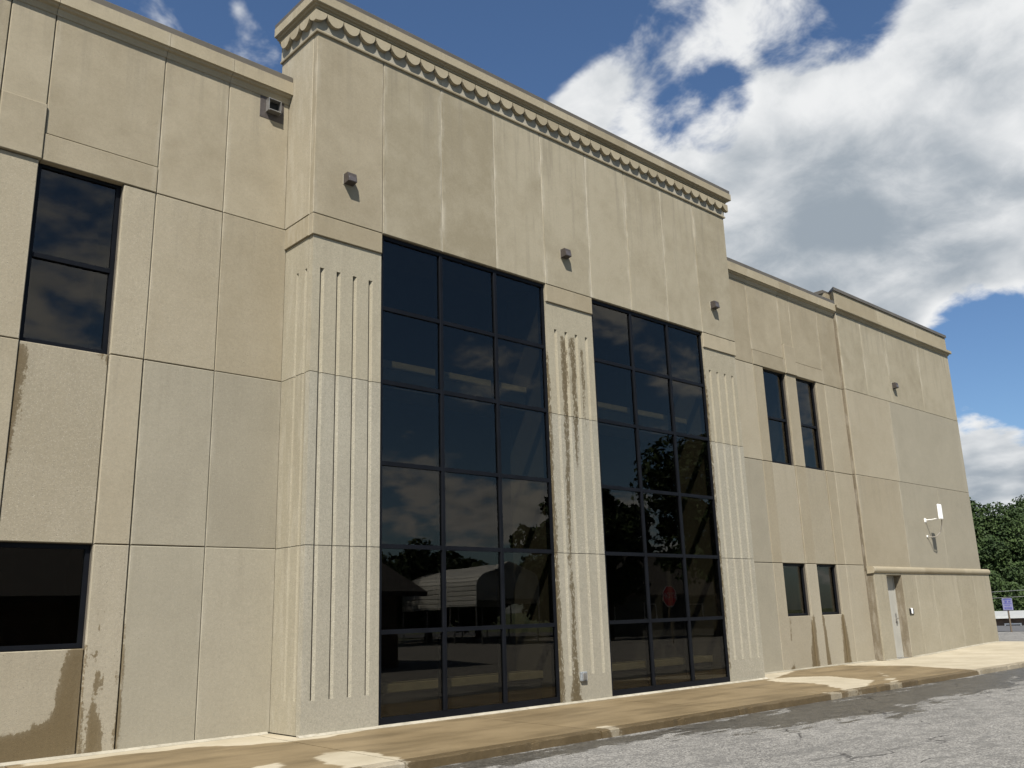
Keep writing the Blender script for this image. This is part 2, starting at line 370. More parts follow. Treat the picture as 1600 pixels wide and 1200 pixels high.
# ------------------------------------------------------------------ ground, lot and pavement
def lot_z(x, y):
    return -.10 + .17 * ss((x - 23.5) / 8.5) * ss((y + 30) / 26) - .03 * ss((x - 36) / 18) - 3.0 * ss((x - 55) / 20)
def walk_z(x): return .15 * ss((x - 24.5) / 7.2)
def axis(fine, far):
    return sorted(set([round(v, 3) for v in list(fine) + [s * f for f in far for s in (-1, 1)]]))
def sheet(name, xs, ys, zf, mat, attrf=None):
    nx, ny = len(xs), len(ys)
    v = [(x, y, zf(x, y)) for y in ys for x in xs]
    f = [(j * nx + i, j * nx + i + 1, (j + 1) * nx + i + 1, (j + 1) * nx + i) for j in range(ny - 1) for i in range(nx - 1)]
    return me_obj(name, v, f, mat, None, True, [attrf(a, b) for a, b, _ in v] if attrf else None)
far = [130, 180, 260, 400, 700, 1200]
mt, t, p = principled('grass_ground'); g_ = t.new('ShaderNodeNewGeometry')
gn = t.noise(g_.outputs['Position'], 3.0, 8, .7); gn2 = t.noise(g_.outputs['Position'], .25, 4, .6)
t.l.new(t.mix(t.ramp(t.math('ADD', t.math('MULTIPLY', gn, .6), t.math('MULTIPLY', gn2, .4)), .4, .6), rgb(.045, .065, .020), rgb(.10, .115, .045)), p.inputs['Base Color']); p.inputs['Roughness'].default_value = .9
M['grass'] = mt
fine = list(np.arange(-100, 100.1, 5.0))
ground = tag(sheet('ground', axis(fine, far), axis(fine, far), lambda x, y: lot_z(x, y) - .06, M['grass']), kind='structure')
WET_LOT = [[(2, -3.4), (2, -3.95), (6.0, -4.0), (7.6, -4.12), (9.03, -4.12), (9.81, -4.05), (10.78, -4.70), (11.92, -5.05), (13.04, -5.4), (14.06, -5.5), (14.6, -5.1), (16.5, -5.15), (18.3, -5.2), (22.2, -4.5), (27, -4.2), (27, -3.4)]]
def asphalt():
    mt, t, p = principled('worn_asphalt')
    g = t.new('ShaderNodeNewGeometry'); P = g.outputs['Position']
    at = t.new('ShaderNodeAttribute'); at.attribute_name = 'wet'
    ag = t.voro(P, 62.0); st = t.new('ShaderNodeSeparateColor'); t.l.new(ag.outputs['Color'], st.inputs[0])
    n1 = t.noise(P, .45, 4, .6); n2 = t.noise(P, 14.0, 4, .7); n3 = t.noise(t.scale(P, 1.5, 3.0, 1.0), 1.5, 6, .72)
    f = t.math('ADD', t.math('MULTIPLY', st.outputs[0], .50), t.math('ADD', t.math('MULTIPLY', n2, .45), t.math('MULTIPLY', n1, .35)))
    col = t.mix(t.ramp(f, .34, .98), rgb(.084, .081, .075), rgb(.275, .266, .242))
    col = t.mix(t.math('MULTIPLY', t.ramp(n3, .46, .64), .72), col, rgb(.105, .102, .094))
    # cracks
    wv = t.new('ShaderNodeTexNoise'); t.l.new(P, wv.inputs['Vector']); wv.inputs['Scale'].default_value = 1.6; wv.inputs['Detail'].default_value = 6
    Pc = t.vmath('ADD', P, t.vmath('SCALE', t.vmath('SUBTRACT', wv.outputs['Color'], (.5, .5, .5)), scale=.9))
    ck = t.voro(t.scale(Pc, .22, .42, 0.0), 1.0, 'DISTANCE_TO_EDGE')
    crack = t.math('MULTIPLY', t.ramp(ck.outputs['Distance'], .007, .0015), t.ramp(t.noise(P, .9, 3, .5), .44, .60, 0, .85))
    col = t.mix(crack, col, rgb(.03, .028, .026))
    # damp zone by the kerb
    stk = t.noise(t.scale(P, .9, 3.2, 1.0), 1.0, 8, .7)
    wvv = t.math('ADD', at.outputs['Fac'], t.math('ADD', t.math('MULTIPLY', t.math('SUBTRACT', stk, .5), 3.6), t.math('MULTIPLY', t.math('SUBTRACT', n2, .5), .5)))
    wf = t.math('MULTIPLY', t.ramp(wvv, -.06, .16), t.ramp(t.math('ADD', n2, t.math('MULTIPLY', st.outputs[1], .15)), .30, .52, .45, 1.0))
    col = t.mix(wf, col, t.vmath('MULTIPLY', col, (.36, .345, .315)))
    gut = t.ramp(at.outputs['Fac'], .30, .50)
    t.l.new(col, p.inputs['Base Color'])
    t.l.new(t.math('SUBTRACT', .9, t.math('MULTIPLY', wf, .50)), p.inputs['Roughness']); p.inputs['Specular IOR Level'].default_value = .35
    bp = t.new('ShaderNodeBump'); bp.inputs['Strength'].default_value = .55; bp.inputs['Distance'].default_value = .012
    h = t.math('ADD', t.math('MULTIPLY', ag.outputs['Distance'], -1.0), t.math('MULTIPLY', n2, .8)); h = t.math('SUBTRACT', h, t.math('MULTIPLY', crack, 1.5))
    t.l.new(h, bp.inputs['Height']); t.l.new(bp.outputs[0], p.inputs['Normal'])
    return mt
M['asphalt'] = asphalt()
def wet_lot(x, y):
    if -9 < y < -2 and 0 < x < 30: return max(sdist(x, y, q) for q in WET_LOT)
    return -3.0
xs = sorted(set([round(v, 3) for v in list(np.arange(2, 30, .35)) + list(np.arange(-45, 2, 3.0)) + list(np.arange(30, 74, 2.0))]))
ys = sorted(set([round(v, 3) for v in list(np.arange(-9, -3.0, .25)) + list(np.arange(-46, -9, 3.0)) + list(np.arange(-3, 31, 2.0))]))
lot = tag(sheet('parking_lot', xs, ys, lambda x, y: lot_z(x, y), M['asphalt'], wet_lot), kind='structure')

KY = -3.57
DRY = [
 [(5.52,-2.49),(5.71,-2.29),(5.91,-2.23),(6.16,-2.26),(6.0,-3.62),(5.62,-3.72),(5.37,-3.42),(5.4,-3.25),(5.44,-2.82)],
 [(4.9,-2.36),(5.07,-2.45),(4.98,-2.89),(4.58,-2.98)],
 [(3.2,-.30),(5.1,-.42),(5.58,-.88),(5.94,-.99),(6.24,-1.02),(6.45,-1.10),(6.74,-.93),(7.49,-.87),(7.5,.2),(3.2,.2)],
 [(17.02,-.96),(17.84,-1.07),(18.37,-1.65),(17.65,-2.85),(16.5,-3.40),(15.3,-3.65),(16.37,-2.64),(16.7,-1.88),(16.59,-1.23)],
 [(14.95,-2.95),(14.80,-3.66),(15.16,-3.60)],
 [(18.9,-2.5),(20.0,-1.9),(19.6,-2.1),(18.4,-2.9),(17.4,-3.6),(16.9,-3.62)],
 [(21.77,-.1),(21.77,-.73),(22.05,-1.62),(21.46,-2.76),(21.05,-3.75),(40,-3.75),(40,.6)],
 [(9.22,-3.35),(9.46,-3.35),(9.30,-3.8),(9.16,-3.8)],
 [(17.3,-.95),(17.3,.1),(19.5,.1),(19.5,-.10)],
 [(-30,.1),(-30,-3.8),(-4,-3.8),(-4,.1)],
]
def wet_walk(x, y):
    return -max(sdist(x, y, q) for q in DRY)
def pavement_mat():
    mt, t, p = principled('broom_finished_concrete')
    g = t.new('ShaderNodeNewGeometry'); P = g.outputs['Position']
    at = t.new('ShaderNodeAttribute'); at.attribute_name = 'wet'
    oi = t.new('ShaderNodeObjectInfo'); Q = t.vmath('ADD', P, t.vmath('SCALE', (11.0, 7.0, 3.0), scale=oi.outputs['Random']))
    n1 = t.noise(Q, 1.1, 7, .6); n2 = t.noise(P, 40.0, 5, .7); br = t.noise(t.scale(P, 2.0, 90.0, 1.0), 1.0, 3, .5)
    col = t.mix(t.ramp(n1, .3, .7), rgb(.300, .262, .187), rgb(.380, .337, .250))
    v = t.math('ADD', .86, t.math('MULTIPLY', n2, .28)); cv = t.new('ShaderNodeCombineXYZ')
    for i in range(3): t.l.new(v, cv.inputs[i])
    col = t.vmath('MULTIPLY', col, cv.outputs[0])
    nz = t.noise(t.scale(P, .8, 2.0, 1.0), 1.6, 7, .6)
    wv = t.math('ADD', at.outputs['Fac'], t.math('MULTIPLY', t.math('SUBTRACT', nz, .5), .50))
    wf = t.ramp(wv, -.03, .045)
    # standing damp varies in depth
    s2 = t.noise(t.scale(P, .55, 2.4, 1.0), 1.0, 6, .6)
    deep = t.ramp(s2, .40, .68)
    wcol = t.mix(deep, t.vmath('MULTIPLY', col, (.52, .445, .335)), t.vmath('MULTIPLY', col, (.35, .295, .215)))
    col = t.mix(wf, col, wcol)
    t.l.new(col, p.inputs['Base Color']); t.l.new(t.math('SUBTRACT', .88, t.math('MULTIPLY', wf, .30)), p.inputs['Roughness']); p.inputs['Specular IOR Level'].default_value = .3
    bp = t.new('ShaderNodeBump'); bp.inputs['Strength'].default_value = .3; bp.inputs['Distance'].default_value = .006
    t.l.new(t.math('ADD', br, n2), bp.inputs['Height']); t.l.new(bp.outputs[0], p.inputs['Normal'])
    return mt
M['walk'] = pavement_mat()
M['kerb'] = concrete('damp_kerb_concrete', (.21, .175, .115), (.33, .285, .205), pits=.8, streak=.4, blotch=1.1, aggregate=.5, wet=True, wetnoise=.10)
side = empty('sidewalk', (12, -2, 0)); tag(side, kind='structure')
def setp(o, par):
    o.parent = par; o.matrix_parent_inverse = par.matrix_basis.inverted(); return o
def slab(x0, x1, y0, y1, top, sk0=0.0, sk1=0.0):
    nx = max(2, int((x1 - x0) / .22)); ny = max(2, int((y1 - y0) / .22)); v = []; at = []
    for j in range(ny + 1):
        ty = j / ny
        for i in range(nx + 1):
            y = y0 + (y1 - y0) * ty; a = x0 + sk0 * (1 - ty); b = x1 + sk1 * (1 - ty); x = a + (b - a) * i / nx
            v.append((x, y, top(x))); at.append(wet_walk(x, y))
    f = [(j * (nx + 1) + i, j * (nx + 1) + i + 1, (j + 1) * (nx + 1) + i + 1, (j + 1) * (nx + 1) + i) for j in range(ny) for i in range(nx)]
    ring = [i for i in range(nx + 1)] + [j * (nx + 1) + nx for j in range(1, ny + 1)] + [ny * (nx + 1) + i for i in range(nx - 1, -1, -1)] + [j * (nx + 1) for j in range(ny - 1, 0, -1)]
    b0 = len(v)
    for i in ring: x, y, z = v[i]; v.append((x, y, z - .20)); at.append(at[i])
    n = len(ring)
    for k in range(n): f.append((ring[k], b0 + k, b0 + (k + 1) % n, ring[(k + 1) % n]))
    return setp(me_obj('paving_slab', v, f, M['walk'], None, False, at), side)
JX = [-9.0, -6.0, -3.0, 0.0, 3.05, 6.10, 9.15, 12.2, 15.25, 18.3, 21.35, 24.4, 26.9, 29.4, 32.05]
for i in range(len(JX) - 1):
    g2 = .011
    slab(JX[i] + g2, JX[i + 1] - g2, KY + .165, .03, walk_z, -.13 if i else 0, -.13)
# kerb
kerb = empty('kerb', (12, KY, 0)); tag(kerb, kind='structure')
def kerb_piece(x0, x1):
    n = max(3, int((x1 - x0) / .12)); v = []; f = []; at = []
    prof = [(-.012, -.30), (0.0, -.014), (.005, -.004), (.016, 0.0), (.15, 0.0), (.15, -.3)]
    rr = random.Random(int(x0 * 100) + 5)
    for i in range(n + 1):
        x = x0 + (x1 - x0) * i / n
        chip = [0.0, rr.uniform(0, .006), rr.uniform(0, .008), rr.uniform(0, .006), 0, 0]
        if rr.random() < .06: chip = [0, .02, .028, .014, 0, 0]
        if i in (0, n): chip = [0, .010, .014, .008, 0, 0]
        for k, (a, b) in enumerate(prof):
            z = walk_z(x) + b - chip[k]; v.append((x - .13, KY + a + chip[k] * .7, z))
            at.append(min(.3, wet_walk(x - .13, KY)) if k < 5 else .2)
    m_ = len(prof)
    for i in range(n):
        for k in range(m_ - 1): f.append((i * m_ + k, (i + 1) * m_ + k, (i + 1) * m_ + k + 1, i * m_ + k + 1))
    f.append(tuple(range(m_))); f.append(tuple(n * m_ + k for k in reversed(range(m_))))
    return setp(me_obj('kerb_stone', v, f, M['kerb'], None, False, at), kerb)
for i in range(len(JX) - 1): kerb_piece(JX[i] + .012, JX[i + 1] - .012)

# ------------------------------------------------------------------ the building
CX = 11.74; T = -.83; H1, H2, H3 = 7.34, 4.91, 2.46
bld = empty('office_building', (CX, 0, 0))
tag(bld, 'two-storey tan precast concrete building with tall dark windows and scalloped cornice', 'building')
def part(o, par=None): return setp(o, par or bld)
def panel(x0, x1, z0, z1, y, mat, depth=.12, ch=.009, gap=.006, stains=None, name='wall_panel', back=None):
    """concrete panel facing -Y with chamfered edges"""
    x0 += gap; x1 -= gap; z0 += gap; z1 -= gap
    st = stains_for(x0, x1, z0, z1, stains) if stains else []
    xs = [x0 + ch, x1 - ch]; zs = [z0 + ch, z1 - ch]
    if st:
        nx = max(1, int((x1 - x0) / .06)); nz = max(1, int((z1 - z0) / .10))
        xs = [x0 + ch + (x1 - x0 - 2 * ch) * i / nx for i in range(nx + 1)]; zs = [z0 + ch + (z1 - z0 - 2 * ch) * i / nz for i in range(nz + 1)]
    nx, nz = len(xs), len(zs)
    v = [(x, y, z) for z in zs for x in xs]
    f = [(j * nx + i, j * nx + i + 1, (j + 1) * nx + i + 1, (j + 1) * nx + i) for j in range(nz - 1) for i in range(nx - 1)]
    ring = list(range(nx)) + [j * nx + nx - 1 for j in range(1, nz)] + [(nz - 1) * nx + i for i in range(nx - 2, -1, -1)] + [j * nx for j in range(nz - 2, 0, -1)]
    prev = ring
    for (o_, yy) in ((ch, y + ch), (ch, y + depth)):
        b0 = len(v)
        for i in ring:
            x, _, z = v[i]
            x2 = x0 if abs(x - xs[0]) < 1e-9 else (x1 if abs(x - xs[-1]) < 1e-9 else x)
            z2 = z0 if abs(z - zs[0]) < 1e-9 else (z1 if abs(z - zs[-1]) < 1e-9 else z)
            v.append((x2, yy, z2))
        n = len(ring); cur = [b0 + k for k in range(n)]
        for k in range(n): f.append((prev[(k + 1) % n], prev[k], cur[k], cur[(k + 1) % n]))
        prev = cur
    at = [max([sdist(a, c, q) for q in st]) if st else -1.0 for a, b, c in v] if (stains is not None) else None
    return part(me_obj(name, v, f, mat, None, False, at))
def side_panel(y0, y1, z0, z1, x, mat, face=-1, gap=.006, depth=.10, ch=.008, name='return_panel'):
    """panel on a return wall facing -X (face=-1) or +X"""
    y0 += gap; y1 -= gap; z0 += gap; z1 -= gap; s = face
    v = [(x, y0 + ch, z0 + ch), (x, y1 - ch, z0 + ch), (x, y1 - ch, z1 - ch), (x, y0 + ch, z1 - ch)]
    for xx in (x - s * ch, x - s * depth): v += [(xx, y0, z0), (xx, y1, z0), (xx, y1, z1), (xx, y0, z1)]
    f = [(0, 1, 2, 3)] + [(k + a, (k + 1) % 4 + a, (k + 1) % 4 + a + 4, k + a + 4) for a in (0, 4) for k in range(4)]
    o = part(me_obj(name, v, f, mat))
    bm = bmesh.new(); bm.from_mesh(o.data); bmesh.ops.recalc_face_normals(bm, faces=bm.faces[:])
    # make sure the front face looks outwards
    bm.faces.ensure_lookup_table()
    if bm.faces[0].normal.x * s < 0: bmesh.ops.reverse_faces(bm, faces=bm.faces[:])
    bm.to_mesh(o.data); bm.free(); return o
def fluted(u0, u1, z0, z1, grooves, gz0, gz1, to3, mat, depth=.12, gd=.048, gap=.006, stains=None, name='fluted_panel'):
    """panel with vertical V grooves; u runs along the wall, d is depth into it, to3(u,d,z)"""
    u0 += gap; u1 -= gap; z0 += gap; z1 -= gap
    mids = [(a + b) / 2 for a, b in grooves]
    us = sorted(set([u0, u1] + [q for g in grooves for q in g] + mids))
    if stains:
        us2 = [us[0]]
        for a, b in zip(us, us[1:]):
            k = max(1, int((b - a) / .05)); us2 += [a + (b - a) * i / k for i in range(1, k + 1)]
        us = us2
    zs = sorted(set([z0, z1] + [z for z in (gz0, gz1) if z0 < z < z1]))
    if stains:
        z2 = [zs[0]]
        for a, b in zip(zs, zs[1:]):
            k = max(1, int((b - a) / .12)); z2 += [a + (b - a) * i / k for i in range(1, k + 1)]
        zs = z2
    def vd(u):
        for (a, b) in grooves:
            if a < u < b: return gd * (1 - abs(u - (a + b) / 2) / ((b - a) / 2))
        return 0.0
    v = []; f = []; vid = {}; at = []
    def V(i, j, d):
        k = (i, j, round(d, 5))
        if k not in vid:
            vid[k] = len(v); v.append(to3(us[i], d, zs[j]))
            at.append(max([sdist(us[i], zs[j], q) for q in stains]) if stains else -1.0)
        return vid[k]
    nu, nz = len(us) - 1, len(zs) - 1
    D_ = [vd(u) for u in us]
    ing = lambda j: gz0 < (zs[j] + zs[j + 1]) / 2 < gz1
    for i in range(nu):
        for j in range(nz):
            a, b = (D_[i], D_[i + 1]) if ing(j) else (0.0, 0.0)
            f.append((V(i, j, a), V(i + 1, j, b), V(i + 1, j + 1, b), V(i, j + 1, a)))
            if j + 1 < nz and ing(j) != ing(j + 1) and (D_[i] > 0 or D_[i + 1] > 0):
                vs = [V(i, j + 1, 0.0), V(i + 1, j + 1, 0.0)] + ([V(i + 1, j + 1, D_[i + 1])] if D_[i + 1] > 0 else []) + ([V(i, j + 1, D_[i])] if D_[i] > 0 else [])
                f.append(tuple(vs) if ing(j + 1) else tuple(reversed(vs)))
            if j == nz - 1: f.append((V(i, nz, a), V(i + 1, nz, b), V(i + 1, nz, depth), V(i, nz, depth)))
            if j == 0: f.append((V(i, 0, depth), V(i + 1, 0, depth), V(i + 1, 0, b), V(i, 0, a)))
            if i == nu - 1: f.append((V(nu, j, 0.0), V(nu, j, depth), V(nu, j + 1, depth), V(nu, j + 1, 0.0)))
            if i == 0: f.append((V(0, j, depth), V(0, j, 0.0), V(0, j + 1, 0.0), V(0, j + 1, depth)))
    return part(me_obj(name, v, f, mat, None, False, at))
def backing(x0, x1, y0, y1, z0, z1, mat, name='wall_core'):
    return part(MB().box(x0, x1, y0, y1, z0, z1).build(name, mat))
def sealant(x0, x1, y, z0, z1, mat):
    return part(MB().box(x0, x1, y, y + .03, z0, z1).build('joint_sealant', mat))

# ---- sweep of a cornice profile with mitred ends: prof list of (out, z)
def cornice(prof, a, b, fixed, along, out, mit0=0, mit1=0, mat=None, name='cornice_block', par=None, jitter=0.0):
    """along 'x' or 'y'; out = -1/+1 direction of projection on the other axis; mit: +1 grows with the projection"""
    v = []; n = len(prof)
    for e, q in ((a, -mit0), (b, mit1)):
        for (o_, z) in prof:
            s = e + q * o_; d = fixed + out * o_
            v.append((s, d, z) if along == 'x' else (d, s, z))
    f = [(k, (k + 1) % n, n + (k + 1) % n, n + k) for k in range(n)] + [tuple(range(n)), tuple(range(2 * n - 1, n - 1, -1))]
    o = me_obj(name, v, f, mat); bm = bmesh.new(); bm.from_mesh(o.data); bmesh.ops.recalc_face_normals(bm, faces=bm.faces[:]); bm.to_mesh(o.data); bm.free()
    return part(o, par)

# ---- windows
def pane(x0, x1, y, z0, z1, par):
    return part(MB().box(x0, x1, y, y + .008, z0, z1).build('pane', M['glass']), par)
def window(x0, x1, z0, z1, y, sash=None, fr=.055, name='window'):
    """punched window: outer frame, a middle rail and panes"""
    wn = part(empty(name, ((x0 + x1) / 2, y, z0)))
    mb = MB().box(x0, x0 + fr, y, y + .07, z0, z1).box(x1 - fr, x1, y, y + .07, z0, z1).box(x0 + fr, x1 - fr, y + .001, y + .07, z0, z0 + fr).box(x0 + fr, x1 - fr, y + .001, y + .07, z1 - fr, z1)
    setp(mb.build('frame', M['frame']), wn)
    if sash:
        setp(MB().box(x0 + fr, x1 - fr, y - .008, y + .068, sash - .03, sash + .03).build('rail', M['frame']), wn)
        pane(x0 + fr, x1 - fr, y + .035, z0 + fr, sash - .03, wn); pane(x0 + fr, x1 - fr, y + .025, sash + .03, z1 - fr, wn)
    else: pane(x0 + fr, x1 - fr, y + .03, z0 + fr, z1 - fr, wn)
    # dark room behind
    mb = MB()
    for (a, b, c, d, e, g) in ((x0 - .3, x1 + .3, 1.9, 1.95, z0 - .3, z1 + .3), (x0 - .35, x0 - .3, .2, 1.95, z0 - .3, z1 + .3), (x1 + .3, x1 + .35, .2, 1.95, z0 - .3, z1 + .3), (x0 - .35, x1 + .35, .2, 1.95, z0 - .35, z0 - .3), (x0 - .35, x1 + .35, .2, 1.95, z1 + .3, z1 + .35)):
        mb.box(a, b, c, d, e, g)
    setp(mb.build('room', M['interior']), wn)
    return wn

# ---- one wing, mirrored about the tower's centre line: U is the distance from the centre
CORN = [(-.02, 9.50), (.012, 9.50), (.018, 9.535), (.030, 9.56), (.034, 9.585), (.070, 9.60), (.084, 9.625), (.118, 9.635), (.118, 9.852), (-.02, 9.852)]
CAP = [(-.16, 9.858), (.102, 9.858), (.106, 9.95), (.098, 9.958), (-.16, 9.965)]
def wing(s):
    def X(u): return CX + s * u
    def pn(u0, u1, z0, z1, y, mat, **k):
        a, b = sorted((X(u0), X(u1))); return panel(a, b, z0, z1, y, mat, **k)
    S = WALL_STAINS
    U5, U4, U3, W0, W1, W2, W3, U6, UE = 5.47, 6.48, 7.47, 7.915, 8.985, 9.49, 10.52, 10.97, 11.96
    # upper zone
    pn(U5, U4, H1, 9.56, 0, M['smooth'], gap=.003); pn(U4, U3, H1, 9.56, 0, M['smooth'])
    pn(U3, W1 - .02, 7.73, 9.56, 0, M['smooth']); pn(U3, W1 - .02, H1, 7.73, -.016, M['smooth'], gap=.004)
    pn(W1 - .02, W2 + .02, 8.13, 9.56, 0, M['smooth']); pn(W1 - .02, W2 + .02, H1, 8.13, -.045, M['smooth'], gap=.004)
    pn(W2 + .02, U6, 7.73, 9.56, 0, M['smooth']); pn(W2 + .02, U6, H1, 7.73, -.016, M['smooth'], gap=.004)
    pn(U6, UE, H1, 9.56, 0, M['smooth'])
    # between the joints
    for (z0, z1, mt) in ((H2, H1, M['panel']), (H3, H2, M['grey']), (0.012, H3, M['grey'])):
        low = z0 < 1
        pn(U5 - .031, U4, z0, z1, 0, mt, gap=.003); pn(U4, U3, z0, z1, 0, mt if not low else M['stained_grey'], stains=S if low else None, gap=.006)
        g = M['stained'] if low else (M['panel'] if z0 > 3 else M['panel'])
        k = dict(stains=S) if low else {}
        pn(U3 + (.006 if z0 < 4 else 0), W0, z0, z1, 0, g, **k)
        pn(W1, W2, z0, z1, 0, g, **k)
        pn(W3, U6, z0, z1, 0, g, **k); pn(U6, UE, z0, z1, 0, g, **k)
    for (a, b) in ((W0, W1), (W2, W3)):
        pn(a, b, H3 + .0, H2, .025, M['stained'], stains=S, name='spandrel_panel'); pn(a, b, .012, 1.222, .02, M['stained'], stains=S, name='spandrel_panel')
        x0, x1 = sorted((X(a), X(b)))
        window(x0 + .004, x1 - .004, H2 + .008, H1 + .01, .10, 6.08); window(x0 + .004, x1 - .004, 1.226, H3 - .004, .10)
    # core behind the joints, with the window openings left free
    cells = [(U5 + .02, W0, 0, 9.75), (W1, W2, 0, 9.75), (W3, UE, 0, 9.75), (W0, W1, 0, 1.21), (W2, W3, 0, 1.21), (W0, W1, H3, H2), (W2, W3, H3, H2), (W0, W1, H1 + .02, 9.75), (W2, W3, H1 + .02, 9.75)]
    mb = MB()
    for a, b, c, d in cells:
        x0, x1 = sorted((X(a), X(b))); mb.box(x0, x1, .05, .30, c, d)
    part(mb.build('wall_core', M['joint_dark']))
    for u in (U4, U6):
        sealant(min(X(u - .005), X(u + .005)), max(X(u - .005), X(u + .005)), .022, .02, 9.52, M['joint_light'])
    sealant(min(X(U3 - .005), X(U3 + .005)), max(X(U3 - .005), X(U3 + .005)), .022, H2 + .01, 9.52, M['joint_light'])
    # cornice in blocks, metal coping
    us = [U5, U4, U3, 8.94 if s > 0 else 8.97, W2 + .02, U6, UE]
    for a, b in zip(us, us[1:]):
        x0, x1 = sorted((X(a), X(b))); cornice(CORN, x0 + .003, x1 - .003, 0, 'x', -1, mat=M['trim'])
    x0, x1 = sorted((X(U5), X(UE))); cornice(CAP, x0 + .004, x1 - .012, 0, 'x', -1, mat=M['cap'], name='coping')
    # end bay
    y = -.10; E1 = 19.68; us = [UE, 13.35, 14.85, 17.15, E1]
    for i in range(4): pn(us[i], us[i + 1], H1, 9.62, y, M['streaky'], gap=.003 if i else .005, depth=.12 if i else .03)
    for (z0, z1) in ((H2, H1), (2.42, H2)):
        us2 = [UE, 14.62, E1] if z0 > 3 else [UE, 14.55, 17.2, E1]
        for a, b in zip(us2, us2[1:]): pn(a, b, z0, z1, y, M['grey'] if a > 14 else M['panel'], gap=.003, depth=.12 if a > UE else .03)
    for (z0, z1) in ((H1, 9.62), (H2, H1), (2.42, H2)):
        side_panel(y + .028, .045, z0 if z0 > 3 else 2.30, z1, X(UE), M['dark_return'], -s, gap=.003)
    yb = -.25
    d0, d1 = 12.66, 13.57
    us = [UE - .0, d0, d1, 14.45, 15.55, 17.25, 18.55, E1 + .18]
    for i in range(7):
        if i == 1:
            pn(d0, d1, 2.19, 2.30, yb, M['base'], gap=.002); continue
        pn(us[i], us[i + 1], .0 + (.16 if False else 0.0), 2.30, yb, M['base'], gap=.0015, ch=.004, depth=.26 if i else .04)
    side_panel(yb + .038, .045, 0, 2.30, X(UE), M['dark_return'], -s, gap=.002)
    xa, xb = sorted((X(UE), X(E1))); mb = MB().box(xa + .02, xb - .02, -.03, .30, 2.30, 9.7)
    for a, b in ((UE + .02, d0 - .0), (d1, E1 + .16)):
        p0, p1 = sorted((X(a), X(b))); mb.box(p0, p1, -.06, .30, 0, 2.30)
    p0, p1 = sorted((X(d0), X(d1))); mb.box(p0, p1, -.06, .30, 2.195, 2.30)
    part(mb.build('wall_core', M['joint_dark']))
    # far side wall of the wing
    xe = X(E1)
    side_panel(-.10 + .125, 9.0, 2.42, 9.62, xe, M['panel'], s); side_panel(-.25 + .205, 9.0, 0, 2.30, X(E1 + .18), M['base'], s)
    # rounded base moulding
    n = 14; prof = [(-.02, 2.235), (-.02, 2.43)] + [(.140 + .065 * math.sin(math.pi * k / n), 2.332 + .088 * math.cos(math.pi * k / n)) for k in range(n + 1)]
    prof = [(o_ + .0, z) for o_, z in prof]
    x0, x1 = sorted((X(UE), X(E1))); l, r = (0, 1) if s > 0 else (1, 0)
    brk = [x0, X(15.0), X(17.9), x1] if s > 0 else [x0, X(17.9), X(15.0), x1]
    for i in range(3):
        o = cornice(prof, brk[i] + (.002 if i else (-.04 if s > 0 else 0)), brk[i + 1] - (.002 if i < 2 else (-.04 if s < 0 else 0)), -.10, 'x', -1, l if i == 0 else 0, r if i == 2 else 0, mat=M['trim'], name='base_moulding')
    # parapet of the end bay
    PP = [(-.25, 9.62), (.0, 9.62), (.012, 9.635), (.03, 9.65), (.04, 9.685), (.095, 9.70), (.108, 9.72), (.108, 9.80), (.0, 9.835), (.0, 10.28), (-.25, 10.28)]
    brk = [UE, 14.6, 17.3, E1]
    for i in range(3):
        a, b = sorted((X(brk[i]), X(brk[i + 1])))
        q0 = 1 if (s > 0 and i == 0) or (s < 0 and i == 2) else 0; q1 = 1 if (s > 0 and i == 2) or (s < 0 and i == 0) else 0
        cornice(PP, a + .002, b - .002, y, 'x', -1, q0, q1, mat=M['trim'], name='parapet_block')
    CP = [(-.30, 10.285), (.035, 10.285), (.038, 10.375), (.03, 10.385), (-.30, 10.385)]
    cornice(CP, x0, x1, y, 'x', -1, 1, 1, mat=M['cap'], name='coping')
    # returns of that parapet, running back over the roof
    PR = [(-.25, 9.9), (0, 9.9), (0, 10.28), (-.25, 10.28)]
    cornice(PR, .15, 3.2, X(UE), 'y', -s, 0, 0, mat=M['trim'], name='parapet_block'); cornice(CP, .20, 3.2, X(UE), 'y', -s, 0, 0, mat=M['cap'], name='coping')
    cornice(PR, .15, 9.0, xe, 'y', s, 0, 0, mat=M['trim'], name='parapet_block'); cornice(CP, .20, 9.0, xe, 'y', s, 0, 0, mat=M['cap'], name='coping')
    a, b = sorted((X(U5), X(E1))); backing(a, b - .02, .31, 9.0, 9.3, 9.42, M['roofing'], 'roof')
    backing(a, b - .02, 9.0, 9.1, 0, 9.6, M['panel'], 'rear_wall')
    return X, d0, d1
wing(-1); XR, d0, d1 = wing(1)

# ---- door in the right end bay
dx0, dx1 = XR(d0) + .002, XR(d1) - .008
side_panel(-.246, .03, .0, 2.188, XR(d1) - .006, M['dark_return'], -1, gap=.001, depth=.007, ch=.001, name='door_reveal')
door = part(empty('door', ((dx0 + dx1) / 2, -.04, 0)))
setp(MB().box(dx0 + .045, dx1 - .045, -.005, .04, .01, 2.135, .004).build('leaf', M['door']), door)
setp(MB().box(dx0, dx0 + .045, -.022, .04, 0, 2.188).box(dx1 - .045, dx1, -.022, .04, 0, 2.188).box(dx0 + .045, dx1 - .045, -.022, .04, 2.137, 2.188).build('frame', M['door']), door)
hx = dx1 - .13
setp(MB().box(hx - .035, hx + .035, -.017, -.0052, .86, 1.18, .004).tube([(hx, -.01, 1.04), (hx, -.075, 1.04), (hx - .12, -.075, 1.04)], .011, 8).build('handle', M['steel']), door)
setp(MB().box(dx0, dx1, -.24, .0, -.02, .008).build('threshold', M['steel']), door)

